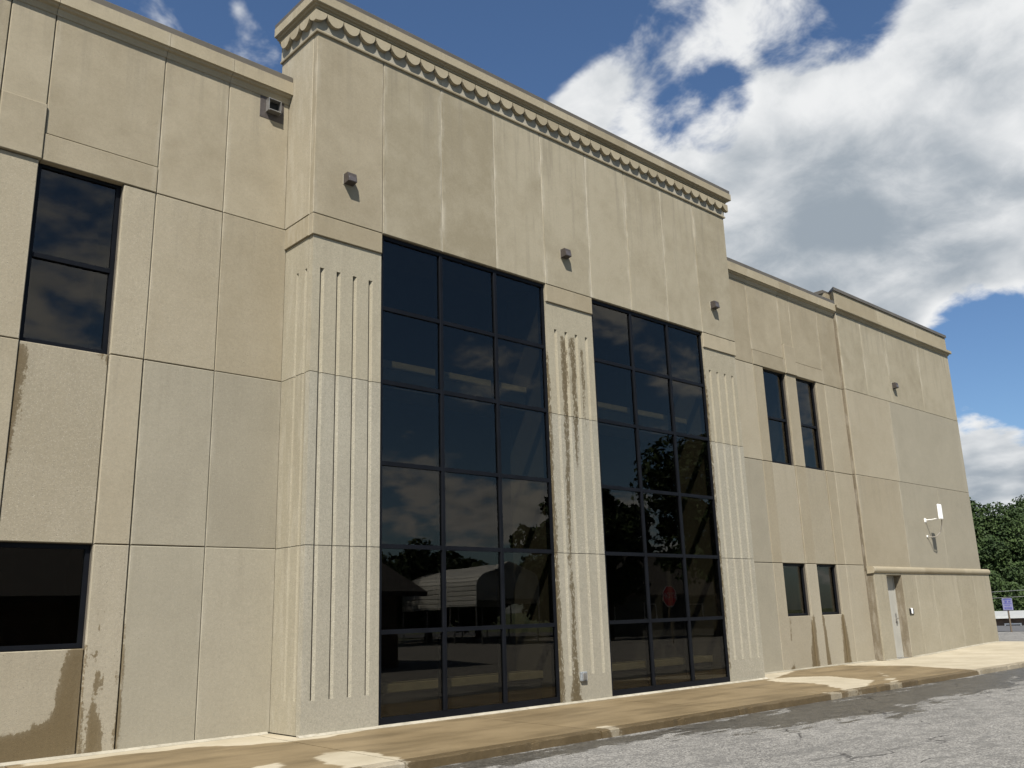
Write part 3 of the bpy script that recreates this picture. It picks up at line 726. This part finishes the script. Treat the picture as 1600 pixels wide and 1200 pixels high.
# ---- tower
xsT = [6.27, 7.52, 8.72, 9.93, 11.12, 12.38, 13.57, 14.78, 15.96, 17.21]
T0, T1 = xsT[0], xsT[-1]
for i in range(9):
    panel(xsT[i], xsT[i + 1], H1, 10.42, T, M['streaky'] if 1 <= i else M['smooth'], depth=.105, gap=.005 if i not in (2, 3) else .004)
    if 0 < i: sealant(xsT[i] - .008, xsT[i] + .008, T + (.006 if i in (2, 3, 5, 7) else .012), H1 + .01, 10.40, M['joint_light'] if i != 1 else M['joint_dark'])
for s, x in ((-1, T0), (1, T1)):
    side_panel(T + .11, .30, H1, 10.42, x, M['panel'], s)
# fluted piers
def to_front(u, d, z): return (u, T + .03 + d, z)
PIERS = [(6.27 + .03, 7.52, [(6.433, 6.507), (6.715, 6.787), (7.0, 7.072), (7.284, 7.358)]),
         (11.12, 12.38, [(11.325, 11.395), (11.60, 11.672), (11.875, 11.947), (12.15, 12.222)]),
         (15.96, 17.21 - .03, [(16.115, 16.187), (16.395, 16.467), (16.68, 16.752), (16.965, 17.037)])]
for i, (a, b, gr) in enumerate(PIERS):
    for (z0, z1, g0, g1) in ((.012, H3, .44, 9), (H3, H2, -1, 9), (H2, 7.005, -1, 6.51)):
        mt = M['pilaster'] if z0 < 3 else M['pilaster_up']
        fluted(a, b, z0, z1, gr, g0, g1, to_front, mt, depth=.115, stains=stains_for(a, b, z0, z1, PIER_STAINS) or None, gap=.005)
    panel(xsT[[0, 4, 8][i]], xsT[[1, 5, 9][i]], 7.0, H1, T, M['trim'], depth=.105, gap=.004, name='band_block')
# left and right returns of the corner piers
for s, x in ((-1, T0 + .03), (1, T1 - .03)):
    for (z0, z1, g0, g1) in ((.012, H3, .44, 9), (H3, H2, -1, 9), (H2, 7.005, -1, 6.51)):
        f_ = (lambda u, d, z: (x - s * d, -u, z)) if s < 0 else (lambda u, d, z: (x - d, u, z))
        if s < 0: fluted(-.02, -(T + .145), z0, z1, [(.352, .408), (.600, .656)], g0, g1, f_, M['pilaster_up'], depth=.10, gap=.005)
        else: fluted(T + .145, .02, z0, z1, [(-.656, -.600), (-.408, -.352)], g0, g1, f_, M['pilaster_up'], depth=.10, gap=.005)
    side_panel(T + .11, .02, 7.0, H1, x - .03 * (1 if s < 0 else -1), M['trim'], s, name='band_block', gap=.004)
# core of the tower behind its panels
mb = MB()
for a, b in ((T0 + .06, 7.50), (11.14, 12.36), (15.98, T1 - .06)): mb.box(a, b, T + .07, .29, 0.0, H1 - .01)
mb.box(T0 + .05, T1 - .05, T + .04, .29, H1 - .005, 10.75)
part(mb.build('wall_core', M['joint_dark']))
# tower cornice: bead, frieze, scallops, cove, fascia, coping
BEAD = [(-.05, 10.405), (.030, 10.405), (.036, 10.425), (.030, 10.445), (-.05, 10.445)]
FRZ = [(-.05, 10.446), (.014, 10.446), (.014, 10.739), (-.05, 10.739)]
FAS = [(-.05, 10.74), (.042, 10.74), (.042, 10.772), (.066, 10.784), (.070, 10.806), (.104, 10.818), (.110, 10.838), (.150, 10.846), (.156, 10.856), (.156, 11.005), (-.05, 11.005)]
TCP = [(-.25, 11.012), (.138, 11.012), (.142, 11.095), (.132, 11.105), (-.25, 11.105)]
tcor = part(empty('tower_cornice', (CX, T, 10.4)))
fx = [xsT[0]] + xsT[2:9] + [xsT[9]] if False else xsT
for prof, nm, mt in ((BEAD, 'bead', M['trim']), (FRZ, 'frieze', M['frieze']), (FAS, 'fascia_block', M['trim'])):
    for i in range(9): cornice(prof, xsT[i] + (.003 if i else 0), xsT[i + 1] - (.003 if i < 8 else 0), T, 'x', -1, 1 if i == 0 else 0, 1 if i == 8 else 0, mat=mt, name=nm, par=tcor)
    for s, x in ((-1, T0), (1, T1)): cornice(prof, T, .30, x, 'y', s, 1, 0, mat=mt, name=nm, par=tcor)
cornice(TCP, T0, T1, T, 'x', -1, 1, 1, mat=M['cap'], name='coping', par=tcor)
for s, x in ((-1, T0), (1, T1)): cornice(TCP, T + .25, .32, x, 'y', s, 0, 0, mat=M['cap'], name='coping', par=tcor)
backing(T0 + .2, T1 - .2, T + .26, .30, 10.9, 11.02, M['roofing'], 'roof')
backing(T0 + .05, T1 - .05, .291, .31, 9.3, 11.0, M['panel'], 'rear_wall')
def scallop_poly(w_, full=True, n=10):
    """hanging half round: width w_, cusp at top corners"""
    h = .178; zt = 10.7395; pts = []
    lo, hi = (-math.pi / 2, math.pi / 2) if full is True else ((-math.pi / 2, 0) if full == 'L' else (0, math.pi / 2))
    for k in range(n + 1):
        q = lo + (hi - lo) * k / n
        pts.append((math.sin(q) * w_ / 2, zt - .012 - (h - .012) * math.cos(q)))
    pts.append((pts[-1][0], zt)); pts.append((pts[0][0], zt))
    return pts
PR_O = .088
NS = 35; sx0, sx1 = 6.385, 17.095; sw = (sx1 - sx0) / NS
for i in range(NS):
    c = sx0 + sw * (i + .5)
    mb = MB().prism(scallop_poly(sw * .955), lambda u, z, d: (c + u, T - d, z), .016, PR_O)
    part(mb.build('scallop', M['trim']), tcor)
for s, x in ((-1, T0), (1, T1)):
    k0 = T + .115
    for i in range(4):
        c = k0 + sw * (i + .5)
        mb = MB().prism(scallop_poly(sw * .955), lambda u, z, d: (x + s * d, c + u, z), .016, PR_O)
        if c + sw / 2 < .35: part(mb.build('scallop', M['trim']), tcor)
    # corner piece: two half rounds meeting on the arris
    e = sx0 - (T0 - PR_O)
    hw = (sx0 - T0 + PR_O)
    mb = MB()
    if s < 0:
        mb.prism([(u + hw, z) for u, z in scallop_poly(2 * hw * .985, 'L')][:-1] + [(0, 10.7395)] if False else [(-u, z) for u, z in scallop_poly(2 * hw, 'L')], lambda u, z, d: (x - PR_O + u, T - d, z), .016, PR_O)
        mb.prism([(max(-u, PR_O - .0155), z) for u, z in scallop_poly(2 * hw, 'L')], lambda u, z, d: (x - d, T - PR_O + u, z), .016, PR_O)
    else:
        mb.prism(scallop_poly(2 * hw, 'L'), lambda u, z, d: (x + PR_O + u, T - d, z), .016, PR_O)
        mb.prism([(max(-u, PR_O - .0155), z) for u, z in scallop_poly(2 * hw, 'L')], lambda u, z, d: (x + d, T - PR_O + u, z), .016, PR_O)
    part(mb.build('corner_scallop', M['trim']), tcor)

# ---- tall windows of the tower
ZT = [0.012, 1.27, 2.48, 3.70, 4.95, 6.13, H1 + .005]
def curtain(x0, x1):
    w_ = part(empty('tall_window', ((x0 + x1) / 2, T + .06, 0)))
    yf = T + .055; fr = .06
    xm = [x0 + (x1 - x0) * k / 3 for k in range(4)]
    setp(MB().box(x0, x0 + fr * .8, yf, yf + .13, ZT[0], ZT[-1]).box(x1 - fr * .8, x1, yf, yf + .13, ZT[0], ZT[-1]).box(x0 + fr * .8, x1 - fr * .8, yf + .001, yf + .13, ZT[0], ZT[0] + .11).box(x0 + fr * .8, x1 - fr * .8, yf + .001, yf + .13, ZT[-1] - .07, ZT[-1]).build('frame', M['frame']), w_)
    for k in (1, 2): setp(MB().box(xm[k] - .032, xm[k] + .032, yf - .006, yf + .14, ZT[0] + .11, ZT[-1] - .07, .004).build('mullion', M['frame']), w_)
    for k in range(3):
        a = xm[k] + (fr * .8 if k == 0 else .032); b = xm[k + 1] - (fr * .8 if k == 2 else .032)
        for j in range(1, 6): setp(MB().box(a, b, yf + .002, yf + .12, ZT[j] - .032, ZT[j] + .032).build('transom', M['frame']), w_)
        for j in range(6):
            z0 = ZT[j] + (.11 if j == 0 else .032); z1 = ZT[j + 1] - (.07 if j == 5 else .032)
            p_ = pane(a - .003, b + .003, yf + .030, z0 - .003, z1 + .003, w_)
            # glazing never sits perfectly in one plane
            p_.data.transform(Matrix.Translation(((a + b) / 2, yf + .034, (z0 + z1) / 2)) @ Matrix.Rotation(rnd.gauss(0, .0016), 4, 'Z') @ Matrix.Rotation(rnd.gauss(0, .0016), 4, 'X') @ Matrix.Translation((-(a + b) / 2, -(yf + .034), -(z0 + z1) / 2)))
            # bright setting block line along the glass edge
    return w_
cw1 = curtain(7.524, 11.116); cw2 = curtain(12.384, 15.956)
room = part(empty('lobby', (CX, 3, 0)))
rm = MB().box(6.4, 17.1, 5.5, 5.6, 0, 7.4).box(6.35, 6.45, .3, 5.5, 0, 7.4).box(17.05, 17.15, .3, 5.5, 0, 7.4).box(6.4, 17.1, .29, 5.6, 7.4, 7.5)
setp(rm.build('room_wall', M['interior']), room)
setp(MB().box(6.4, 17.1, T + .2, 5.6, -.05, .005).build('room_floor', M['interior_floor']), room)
for a, b in ((7.50, 11.14), (12.36, 15.98)):
    setp(MB().box(a, b, -.20, .25, 5.37, 5.50).build('soffit_sunlit_strip', M['ledge']), room); setp(MB().box(a, b, -.17, .6, 5.06, 5.37).build('soffit', M['soffit']), room)  # lighter upper strip paints in sunlight on the soffit edge; the rest is darker
    setp(MB().box(a + .02, b - .02, -.40, -.06, .405, .53, .01).build('bench_top', M['ledge']), room); setp(MB().box(a + .05, b - .05, -.36, -.06, .005, .40).build('bench_front', M['interior']), room)

# pale dry joint where the walls meet the pavement
for (a, b, y) in ((6.27, 17.21, T + .02), (17.23, 23.68, -.01), (-.2, 6.26, -.01), (23.72, 24.39, -.26), (25.32, 31.58, -.26)):
    n = max(2, int((b - a) / .5)); v = []; f = []
    for i in range(n + 1):
        x = a + (b - a) * i / n; z = walk_z(x)
        v += [(x, y - .045, z + .004), (x, y + .004, z + .028), (x, y + .06, z + .03), (x, y - .045, z - .05)]
    for i in range(n):
        for k in range(4): f.append((i * 4 + k, i * 4 + (k + 1) % 4, i * 4 + 4 + (k + 1) % 4, i * 4 + 4 + k))
    f += [(3, 2, 1, 0), tuple(n * 4 + k for k in range(4))]
    part(me_obj('base_sealant', v, f, M['joint_light']))

# ------------------------------------------------------------------ things on the walls
def wall_light(x0, x1, z0, z1, y, label):
    r = empty('wall_light', ((x0 + x1) / 2, y, z0))
    d = .14; xm = (x0 + x1) / 2
    mb = MB().prism([(0, z0), (-.02, z0 - .004), (-d, z0 + .012), (-d, z0 + .045), (-d * .86, z1 - .012), (-d * .80, z1), (0, z1)], lambda u, z, q: (q, y + u, z), x0, x1)
    setp(mb.build('housing', M['bronze']), r)
    setp(MB().box(x0 + .018, x1 - .018, y - d - .004, y - d + .01, z0 + .018, z0 + .095, .003).build('lens', M['lens']), r)
    setp(MB().box(x0 - .012, x1 + .012, y - .006, y + .012, z0 - .012, z1 + .012, .003).build('back_plate', M['joint_light']), r)
    return tag(r, label, 'wall light', 'bronze wall lights on the facade')
wall_light(6.788, 6.945, 7.965, 8.125, T, 'bronze wall light on the tower left of the tall windows')
wall_light(11.555, 11.712, 7.965, 8.125, T, 'bronze wall light on the tower above the pier between the tall windows')
wall_light(16.345, 16.502, 7.965, 8.125, T, 'bronze wall light near the right edge of the tower')
wall_light(26.72, 26.877, 7.80, 7.97, -.10, 'bronze wall light high on the far right end bay')
# scupper
sc_ = empty('roof_scupper', (5.97, 0, 9.13)); tag(sc_, 'dark bronze metal roof scupper under the left parapet beside the tower', 'scupper')
setp(MB().box(5.765, 6.175, -.006, .012, 9.125, 9.495, .002).build('flange', M['bronze']), sc_)
setp(MB().box(5.865, 5.877, -.10, -.006, 9.235, 9.45).box(6.068, 6.08, -.10, -.006, 9.235, 9.45).box(5.877, 6.068, -.12, -.006, 9.235, 9.250).box(5.877, 6.068, -.10, -.006, 9.438, 9.45).build('spout', M['steel']), sc_)
setp(MB().box(5.878, 6.067, -.009, -.0065, 9.251, 9.437).build('throat', M['black']), sc_)
# outlet box on the middle pier
ob = empty('outlet_box', (11.63, T, .32)); tag(ob, 'grey weatherproof outlet box low on the middle fluted pier', 'outlet')
setp(MB().box(11.575, 11.725, T - .015, T + .035, .335, .485, .006).build('box', M['galv']), ob)
setp(MB().box(11.605, 11.70, T - .028, T - .0155, .355, .465, .006).build('cover', M['steel']), ob)
# card reader by the door
cr = empty('door_keypad', (25.55, -.25, 1.2)); tag(cr, 'small black and white keypad beside the grey door', 'keypad')
setp(MB().box(25.50, 25.585, -.275, -.2505, 1.13, 1.29, .004).box(25.67, 25.74, -.275, -.2505, 1.14, 1.28, .004).build('dark_case', M['black']), cr)
setp(MB().box(25.59, 25.665, -.285, -.2505, 1.15, 1.30, .004).build('white_case', M['white']), cr)
# antenna
an = empty('wifi_antenna', (27.85, -.10, 3.9)); tag(an, 'white flat panel antenna on a bracket with drooping cable', 'antenna')
ax, ay = 27.65, -.52
setp(MB().box(ax - .10, ax + .14, ay - .10, ay - .04, 3.82, 4.27, .02).build('antenna_panel', M['white']), an)
setp(MB().tube([(27.72, -.10, 3.84), (27.70, -.30, 3.84), (ax + .02, ay - .05, 3.86)], .016, 8).box(27.66, 27.78, -.112, -.1, 3.78, 3.90).build('bracket', M['white']), an)
pts = [(ax + .10, ay - .06, 3.84), (ax + .20, ay + .00, 3.66), (ax + .22, ay + .08, 3.46), (ax + .14, ay + .18, 3.34), (27.78, -.22, 3.33), (27.70, -.13, 3.36), (27.68, -.115, 3.36)]
setp(MB().tube(pts, .015, 6).build('cable', M['cable']), an)
setp(MB().box(27.66, 27.72, -.13, -.1, 3.33, 3.39, .004).build('cable_clamp', M['white']), an)
pts = [(27.72 + .22 * math.sin(q * math.pi / 2) * (1 - .25 * q), -.112, 3.84 - .95 * q) for q in [k / 12 for k in range(9)]]

# ------------------------------------------------------------------ trees
def tree(name, loc, H, R, label, seed, n=9000, leaf=.34, trunk_h=.28, squash=1.0, group=None, cat='tree'):
    rr = np.random.RandomState(seed); root = empty(name, loc); rp = random.Random(seed)
    tag(root, label, cat, group)
    # limbs
    mb = MB(); top = H * trunk_h
    mb.tube([(0, 0, -.3), (.05, 0, top * .5), (-.04, .05, top), (.05, -.03, H * .62)], [R * .085, R * .07, R * .06, R * .02], 8)
    tips = []
    for k in range(9):
        a = k * 2.4 + rp.random(); e = rp.uniform(.35, .95); L = R * rp.uniform(.5, .8); z0 = top * rp.uniform(.85, 1.5)
        p1 = (math.cos(a) * L * .5, math.sin(a) * L * .5, z0 + L * e * .6); p2 = (math.cos(a) * L, math.sin(a) * L, z0 + L * e * 1.3)
        mb.tube([(0, 0, z0), p1, p2], [R * .035, R * .022, R * .008], 6)
    t_ = mb.build('trunk', M['bark']); t_.parent = root
    # crown: clumps on an uneven ellipsoid shell and inside
    cz = H * .58; rz = H * .43
    clumps = []
    for k in range(46):
        d = rr.normal(size=3); d /= np.linalg.norm(d); q = rr.uniform(.45, 1.0) ** .6
        s = rr.uniform(.8, 1.12)
        clumps.append((d * q * np.array([R, R, rz]) * s * .82 + np.array([0, 0, cz]), R * rr.uniform(.14, .38)))
    per = n // len(clumps); cs = []
    for c, rad in clumps:
        d = rr.normal(size=(per, 3)); d /= np.linalg.norm(d, axis=1)[:, None]
        q = rr.uniform(.25, 1, size=(per, 1)) ** .4
        cs.append(c + d * q * rad * np.array([1.1, 1.1, .85]))
    P_ = np.concatenate(cs); P_ = P_[P_[:, 2] > H * .10]; N = len(P_)
    out = P_ - np.array([0, 0, cz]); out /= np.linalg.norm(out, axis=1)[:, None] + 1e-6
    nr = out * .6 + rr.normal(size=(N, 3)) * .7 + np.array([0, 0, .45]); nr /= np.linalg.norm(nr, axis=1)[:, None]
    a = np.cross(nr, rr.normal(size=(N, 3))); a /= np.linalg.norm(a, axis=1)[:, None]; b = np.cross(nr, a)
    s = rr.uniform(.55, 1.25, size=(N, 1)) * leaf * .5
    bend = nr * s * .35
    V = np.stack([P_ - a * s * 1.3, P_ - b * s * .75 + bend, P_ + a * s * 1.3, P_ + b * s * .75 + bend], 1).reshape(-1, 3)
    F_ = np.arange(4 * N).reshape(-1, 4)
    o = me_obj('crown', V.tolist(), F_.tolist(), M['leaf']); o.parent = root
    return root
def gz(x, y): return lot_z(x, y) - .06
BG = [((77, 17.2), 12.6, 5.6, 11, 'broad green tree behind the corner sign, left of the pair'), ((84, 14.5), 13.2, 5.8, 12, 'tall green tree against the far right wall edge'), ((95, 17.0), 14.4, 6.5, 13, 'tallest dark green tree at the right picture edge'), ((74, 15.4), 8.0, 4.0, 14, 'low green tree in front of the tall tree row beyond the lot'),
      ((84, 8.5), 12.5, 5.5, 15, 'green tree just right of the tall row beyond the lot')]
for (x, y), H, R, sd_, lb in BG: tree('broadleaf_tree', (x, y, gz(x, y)), H, R, lb, sd_, 44000, .235, .14, group='trees beyond the parking lot')
RT = [((45.5, -21.5), 13.5, 4.2, 21, 'tall leafy tree reflected at the right of the right tall window'), ((42.5, -27.5), 9.6, 3.6, 22, 'rounded tree reflected at the left of the right tall window'),
      ((40.8, -28.6), 10.0, 3.0, 23, 'dark tree reflected at the right of the left tall window'), ((36, -37), 6.6, 3.2, 24, 'low round tree reflected above the metal carport'), ((30.0, -37.5), 6.4, 4.2, 25, 'dark tree reflected above the house eave')]
RT += [((41.5, -39), 5.2, 3.6, 31, 'low dark tree added as a backdrop beneath the carport roof'), ((46.5, -35.5), 5.6, 3.8, 32, 'low bushy tree added as dark backdrop right of the carport'), ((37.5, -43), 5.4, 3.8, 33, 'low bushy tree added as dark backdrop behind the carport posts')]  # added trees: a dark backdrop hiding bright grass behind the carport in the reflection
for (x, y), H, R, sd_, lb in RT: tree('broadleaf_tree', (x, y, gz(x, y)), H, R, lb, sd_, 9000, .36, .10 if H < 6 else .25, group='trees across the street')

# ------------------------------------------------------------------ far right: sign, low house, wires
SX, SY = 43.9, 3.67
sg = empty('parking_sign', (SX, SY, lot_z(SX, SY))); tag(sg, 'blue and white sign on a brown post beyond the building corner', 'sign')
M['sign_blue'] = simple('sign_blue', (.055, .06, .20), .5); M['sign_pale'] = simple('sign_pale', (.15, .15, .25), .5); M['post'] = simple('brown_post', (.10, .075, .05), .8)
RS = Matrix.Rotation(math.radians(-52), 4, 'Z')
def sgl(mb, nm, mt):
    o = mb.build(nm, mt); o.data.transform(RS); o.parent = sg; return o
sgl(MB().box(-.028, .028, -.028, .028, -.2, .95), 'post', M['post'])
sgl(MB().box(-.21, .21, -.05, -.0285, .93, 1.44, .004), 'sign_face', M['sign_pale'])
for (x_, z, wd, h) in ((0, 1.395, .34, .05), (-.06, 1.30, .10, .09), (.09, 1.30, .09, .07), (0, 1.22, .34, .03), (-.02, 1.15, .24, .035), (0, 1.02, .30, .085)):
    sgl(MB().box(x_ - wd / 2, x_ + wd / 2, -.056, -.0502, z - h / 2, z + h / 2), 'sign_marking', M['sign_blue'])
sgl(MB().box(-.10, .10, -.060, -.0563, 1.008, 1.034), 'sign_marking', M['signpale2'] if 'signpale2' in M else M['sign_pale'])
mt_, t_, p_ = principled('dark_road_asphalt'); g_ = t_.new('ShaderNodeNewGeometry')
t_.l.new(t_.mix(t_.noise(g_.outputs['Position'], 9.0, 5, .7), rgb(.045, .045, .046), rgb(.10, .10, .10)), p_.inputs['Base Color']); p_.inputs['Roughness'].default_value = .85
M['road'] = mt_
tag(sheet('road', [44.5, 47, 50, 53, 54.8], list(np.arange(-70, 71, 5.0)), lambda x, y: lot_z(x, y) + .012, M['road']), kind='structure')
M['wire'] = simple('grey_wire', (.22, .22, .22), .5)
for k, (py_, lb) in enumerate(((2.0, 'wooden utility pole at the right end of the wires'), (46.0, 'wooden utility pole at the far end of the wires'))):
    pl = empty('utility_pole', (70, py_, gz(70, py_))); tag(pl, lb, 'utility pole')
    o = MB().tube([(0, 0, -.3), (0, 0, 5.6)], [.14, .10], 8).build('pole', M['post']); o.parent = pl
    o = MB().box(-.06, .06, -.6, .6, 4.9, 5.02).build('cross_arm', M['post']); o.parent = pl
for k, (zh, lb) in enumerate(((4.98, 'upper thin wire crossing in front of the trees'), (4.55, 'lower thin wire crossing in front of the trees'))):
    pts = [(70.0 - .02, 2.0 + 44.0 * q / 14, gz(70, 2) + zh - .55 * (1 - (2 * q / 14 - 1) ** 2)) for q in range(15)]
    tag(MB().tube(pts, .012, 5).build('utility_wire', M['wire']), lb, 'wire')
def house(name, loc, rz, L, W, hw, hr, label, wallc, roofc, trimc, eave=.5, nwin=3):
    r = empty(name, loc); r.rotation_euler = (0, 0, rz); tag(r, label, 'house')
    def ch(o): o.parent = r; return o
    ch(MB().box(-L / 2, L / 2, -W / 2, W / 2, -.3, hw).prism([(-W / 2, hw), (W / 2, hw), (0, hr - .08)], lambda u, z, d: (d, u, z), -L / 2, L / 2).build('wall', wallc))
    s_ = (hr - hw) / (W / 2); ye = W / 2 + eave; ze = hr - s_ * ye
    rf = ch(MB().prism([(-ye, ze), (0, hr), (ye, ze), (ye, ze - .16), (0, hr - .16), (-ye, ze - .16)], lambda u, z, d: (d, u, z), -L / 2 - eave, L / 2 + eave).build('roof', roofc))
    for k in range(nwin):
        x = -L / 2 + L * (k + .5) / nwin
        for s in (-1, 1):
            y0 = s * W / 2
            f_ = ch(MB().box(x - .5, x + .5, min(y0, y0 + s * .05), max(y0, y0 + s * .05), 1.0, 2.1).build('window', trimc))
            p_ = MB().box(x - .42, x + .42, min(y0 + s * .051, y0 + s * .06), max(y0 + s * .051, y0 + s * .06), 1.08, 2.02).build('pane', M['lens']); p_.parent = f_
    return r
M['siding'] = simple('brown_siding', (.085, .06, .045), .8, 0, .2, 3); M['grey_siding'] = simple('grey_siding', (.16, .16, .15), .8, 0, .2, 3)
M['metal_roof'] = simple('pale_metal_roof', (.42, .43, .42), .45, .2, .08, 2); M['shingle'] = simple('dark_shingles', (.028, .025, .022), .9, 0, .25, 10, bump=.4)
house('low_house', (69, 11.0, gz(69, 11) + .2), math.radians(-62), 14, 6.0, 2.62, 2.86, 'low brown building with pale metal roof behind the corner sign', M['siding'], M['metal_roof'], M['white'], .5, 4)
house('bungalow', (10.5, -19.2, gz(19, -20)), math.radians(0), 14.6, 9.0, 2.75, 4.6, 'dark bungalow with deep eave reflected in the left tall window', M['siding'], M['shingle'], M['white'], .7, 3)
house('gabled_house', (52.0, -31.0, gz(52, -31)), math.radians(62), 9, 7.0, 3.0, 5.6, 'grey gabled house reflected in the right tall window', M['grey_siding'], M['shingle'], M['white'], .5, 3)
# carport
cp = empty('metal_carport', (33.5, -31, lot_z(33, -31))); tag(cp, 'round topped ribbed metal carport reflected low in the left tall window', 'carport')
A, B_, C_ = Vector((32.95, -35.5, 0)), Vector((31.68, -26.94, 0)), Vector((35.60, -26.35, 0))
al = (A - B_); LN = al.length; al.normalize(); wd = (C_ - B_); WD = wd.length; wd.normalize(); z0 = lot_z(33, -31)
def c3(u, z, d): q = B_ + wd * u + al * d; return (q.x, q.y, z0 + z)
M['carport'] = simple('pale_galvanised_sheet', (.50, .50, .47), .5, .1, .06, 1.0)
prof = [(0, 2.0), (0, 3.05), (.06, 3.30), (.20, 3.52), (.45, 3.70), (WD * .5, 4.25), (WD - .45, 3.70), (WD - .20, 3.52), (WD - .06, 3.30), (WD, 3.05), (WD, 2.0)]
def ribbed(pr, step=.27):
    pts = []
    for (a, b) in zip(pr, pr[1:]):
        Ls = math.hypot(b[0] - a[0], b[1] - a[1]); n = max(1, round(Ls / step))
        nx, nz = -(b[1] - a[1]) / Ls, (b[0] - a[0]) / Ls
        for k in range(n):
            t0, t1, t2 = k / n, (k + .14) / n, (k + .30) / n
            pts.append((a[0] + (b[0] - a[0]) * t0, a[1] + (b[1] - a[1]) * t0)); q = ((a[0] + (b[0] - a[0]) * t1) + nx * -.07, (a[1] + (b[1] - a[1]) * t1) + nz * -.07); pts.append(q)
            pts.append((a[0] + (b[0] - a[0]) * t2, a[1] + (b[1] - a[1]) * t2))
    pts.append(pr[-1]); return pts
rp_ = ribbed(prof); inner = [(WD / 2 + (u - WD / 2) * .985, z - .02) for u, z in reversed(rp_)]
setp(MB().prism(rp_ + inner, c3, 0, LN).build('roof_sheet', M['carport']), cp)
setp(MB().prism([(.1, 3.10), (.25, 3.48), (WD * .5, 4.18), (WD - .25, 3.48), (WD - .1, 3.10)], c3, .05, .09).build('gable_sheet', M['carport']), cp)
for u in (.04, WD - .04):
    for d in (.1, LN * .33, LN * .66, LN - .1):
        setp(MB().tube([c3(u, -.05, d), c3(u, 2.2, d)], .04, 6).build('leg', M['steel']), cp)
# stop sign (its face looks at the building)
st = empty('stop_sign', (34.4, -16.4, lot_z(34.4, -16.4))); tag(st, 'red octagonal stop sign reflected in the right tall window', 'sign')
M['red'] = simple('sign_red', (.62, .02, .03), .4, 0, .03); M['signwhite'] = simple('sign_white', (.75, .75, .75), .4, 0, .02)
face = Matrix.Rotation(math.radians(184), 4, 'Z')
def stp(o): o.data.transform(face); o.parent = st; return o
stp(MB().tube([(0, 0, -.1), (0, 0, 2.35)], .035, 8).build('post', M['post']))
octa = lambda r: [(r * math.cos(math.pi / 8 + k * math.pi / 4), 2.08 + r * math.sin(math.pi / 8 + k * math.pi / 4)) for k in range(8)]
stp(MB().prism(octa(.50), lambda u, z, d: (u, -d, z), .037, .042).build('border', M['signwhite'])); stp(MB().prism(octa(.465), lambda u, z, d: (u, -d, z), .0425, .046).build('plate', M['red']))
fc = bpy.data.curves.new('lettering', 'FONT'); fc.body = 'STOP'; fc.size = .36; fc.align_x = 'CENTER'; fc.align_y = 'CENTER'; fc.extrude = .002
fo = bpy.data.objects.new('lettering', fc); C.objects.link(fo)
bpy.context.view_layer.update()
dg = bpy.context.evaluated_depsgraph_get(); lm = bpy.data.meshes.new_from_object(fo.evaluated_get(dg)); bpy.data.objects.remove(fo)
lm.transform(Matrix.Translation((0, -.049, 2.08)) @ Matrix.Rotation(math.radians(90), 4, 'X')); lm.materials.clear(); lm.materials.append(M['signwhite'])
lo = bpy.data.objects.new('lettering', lm); C.objects.link(lo); stp(lo)
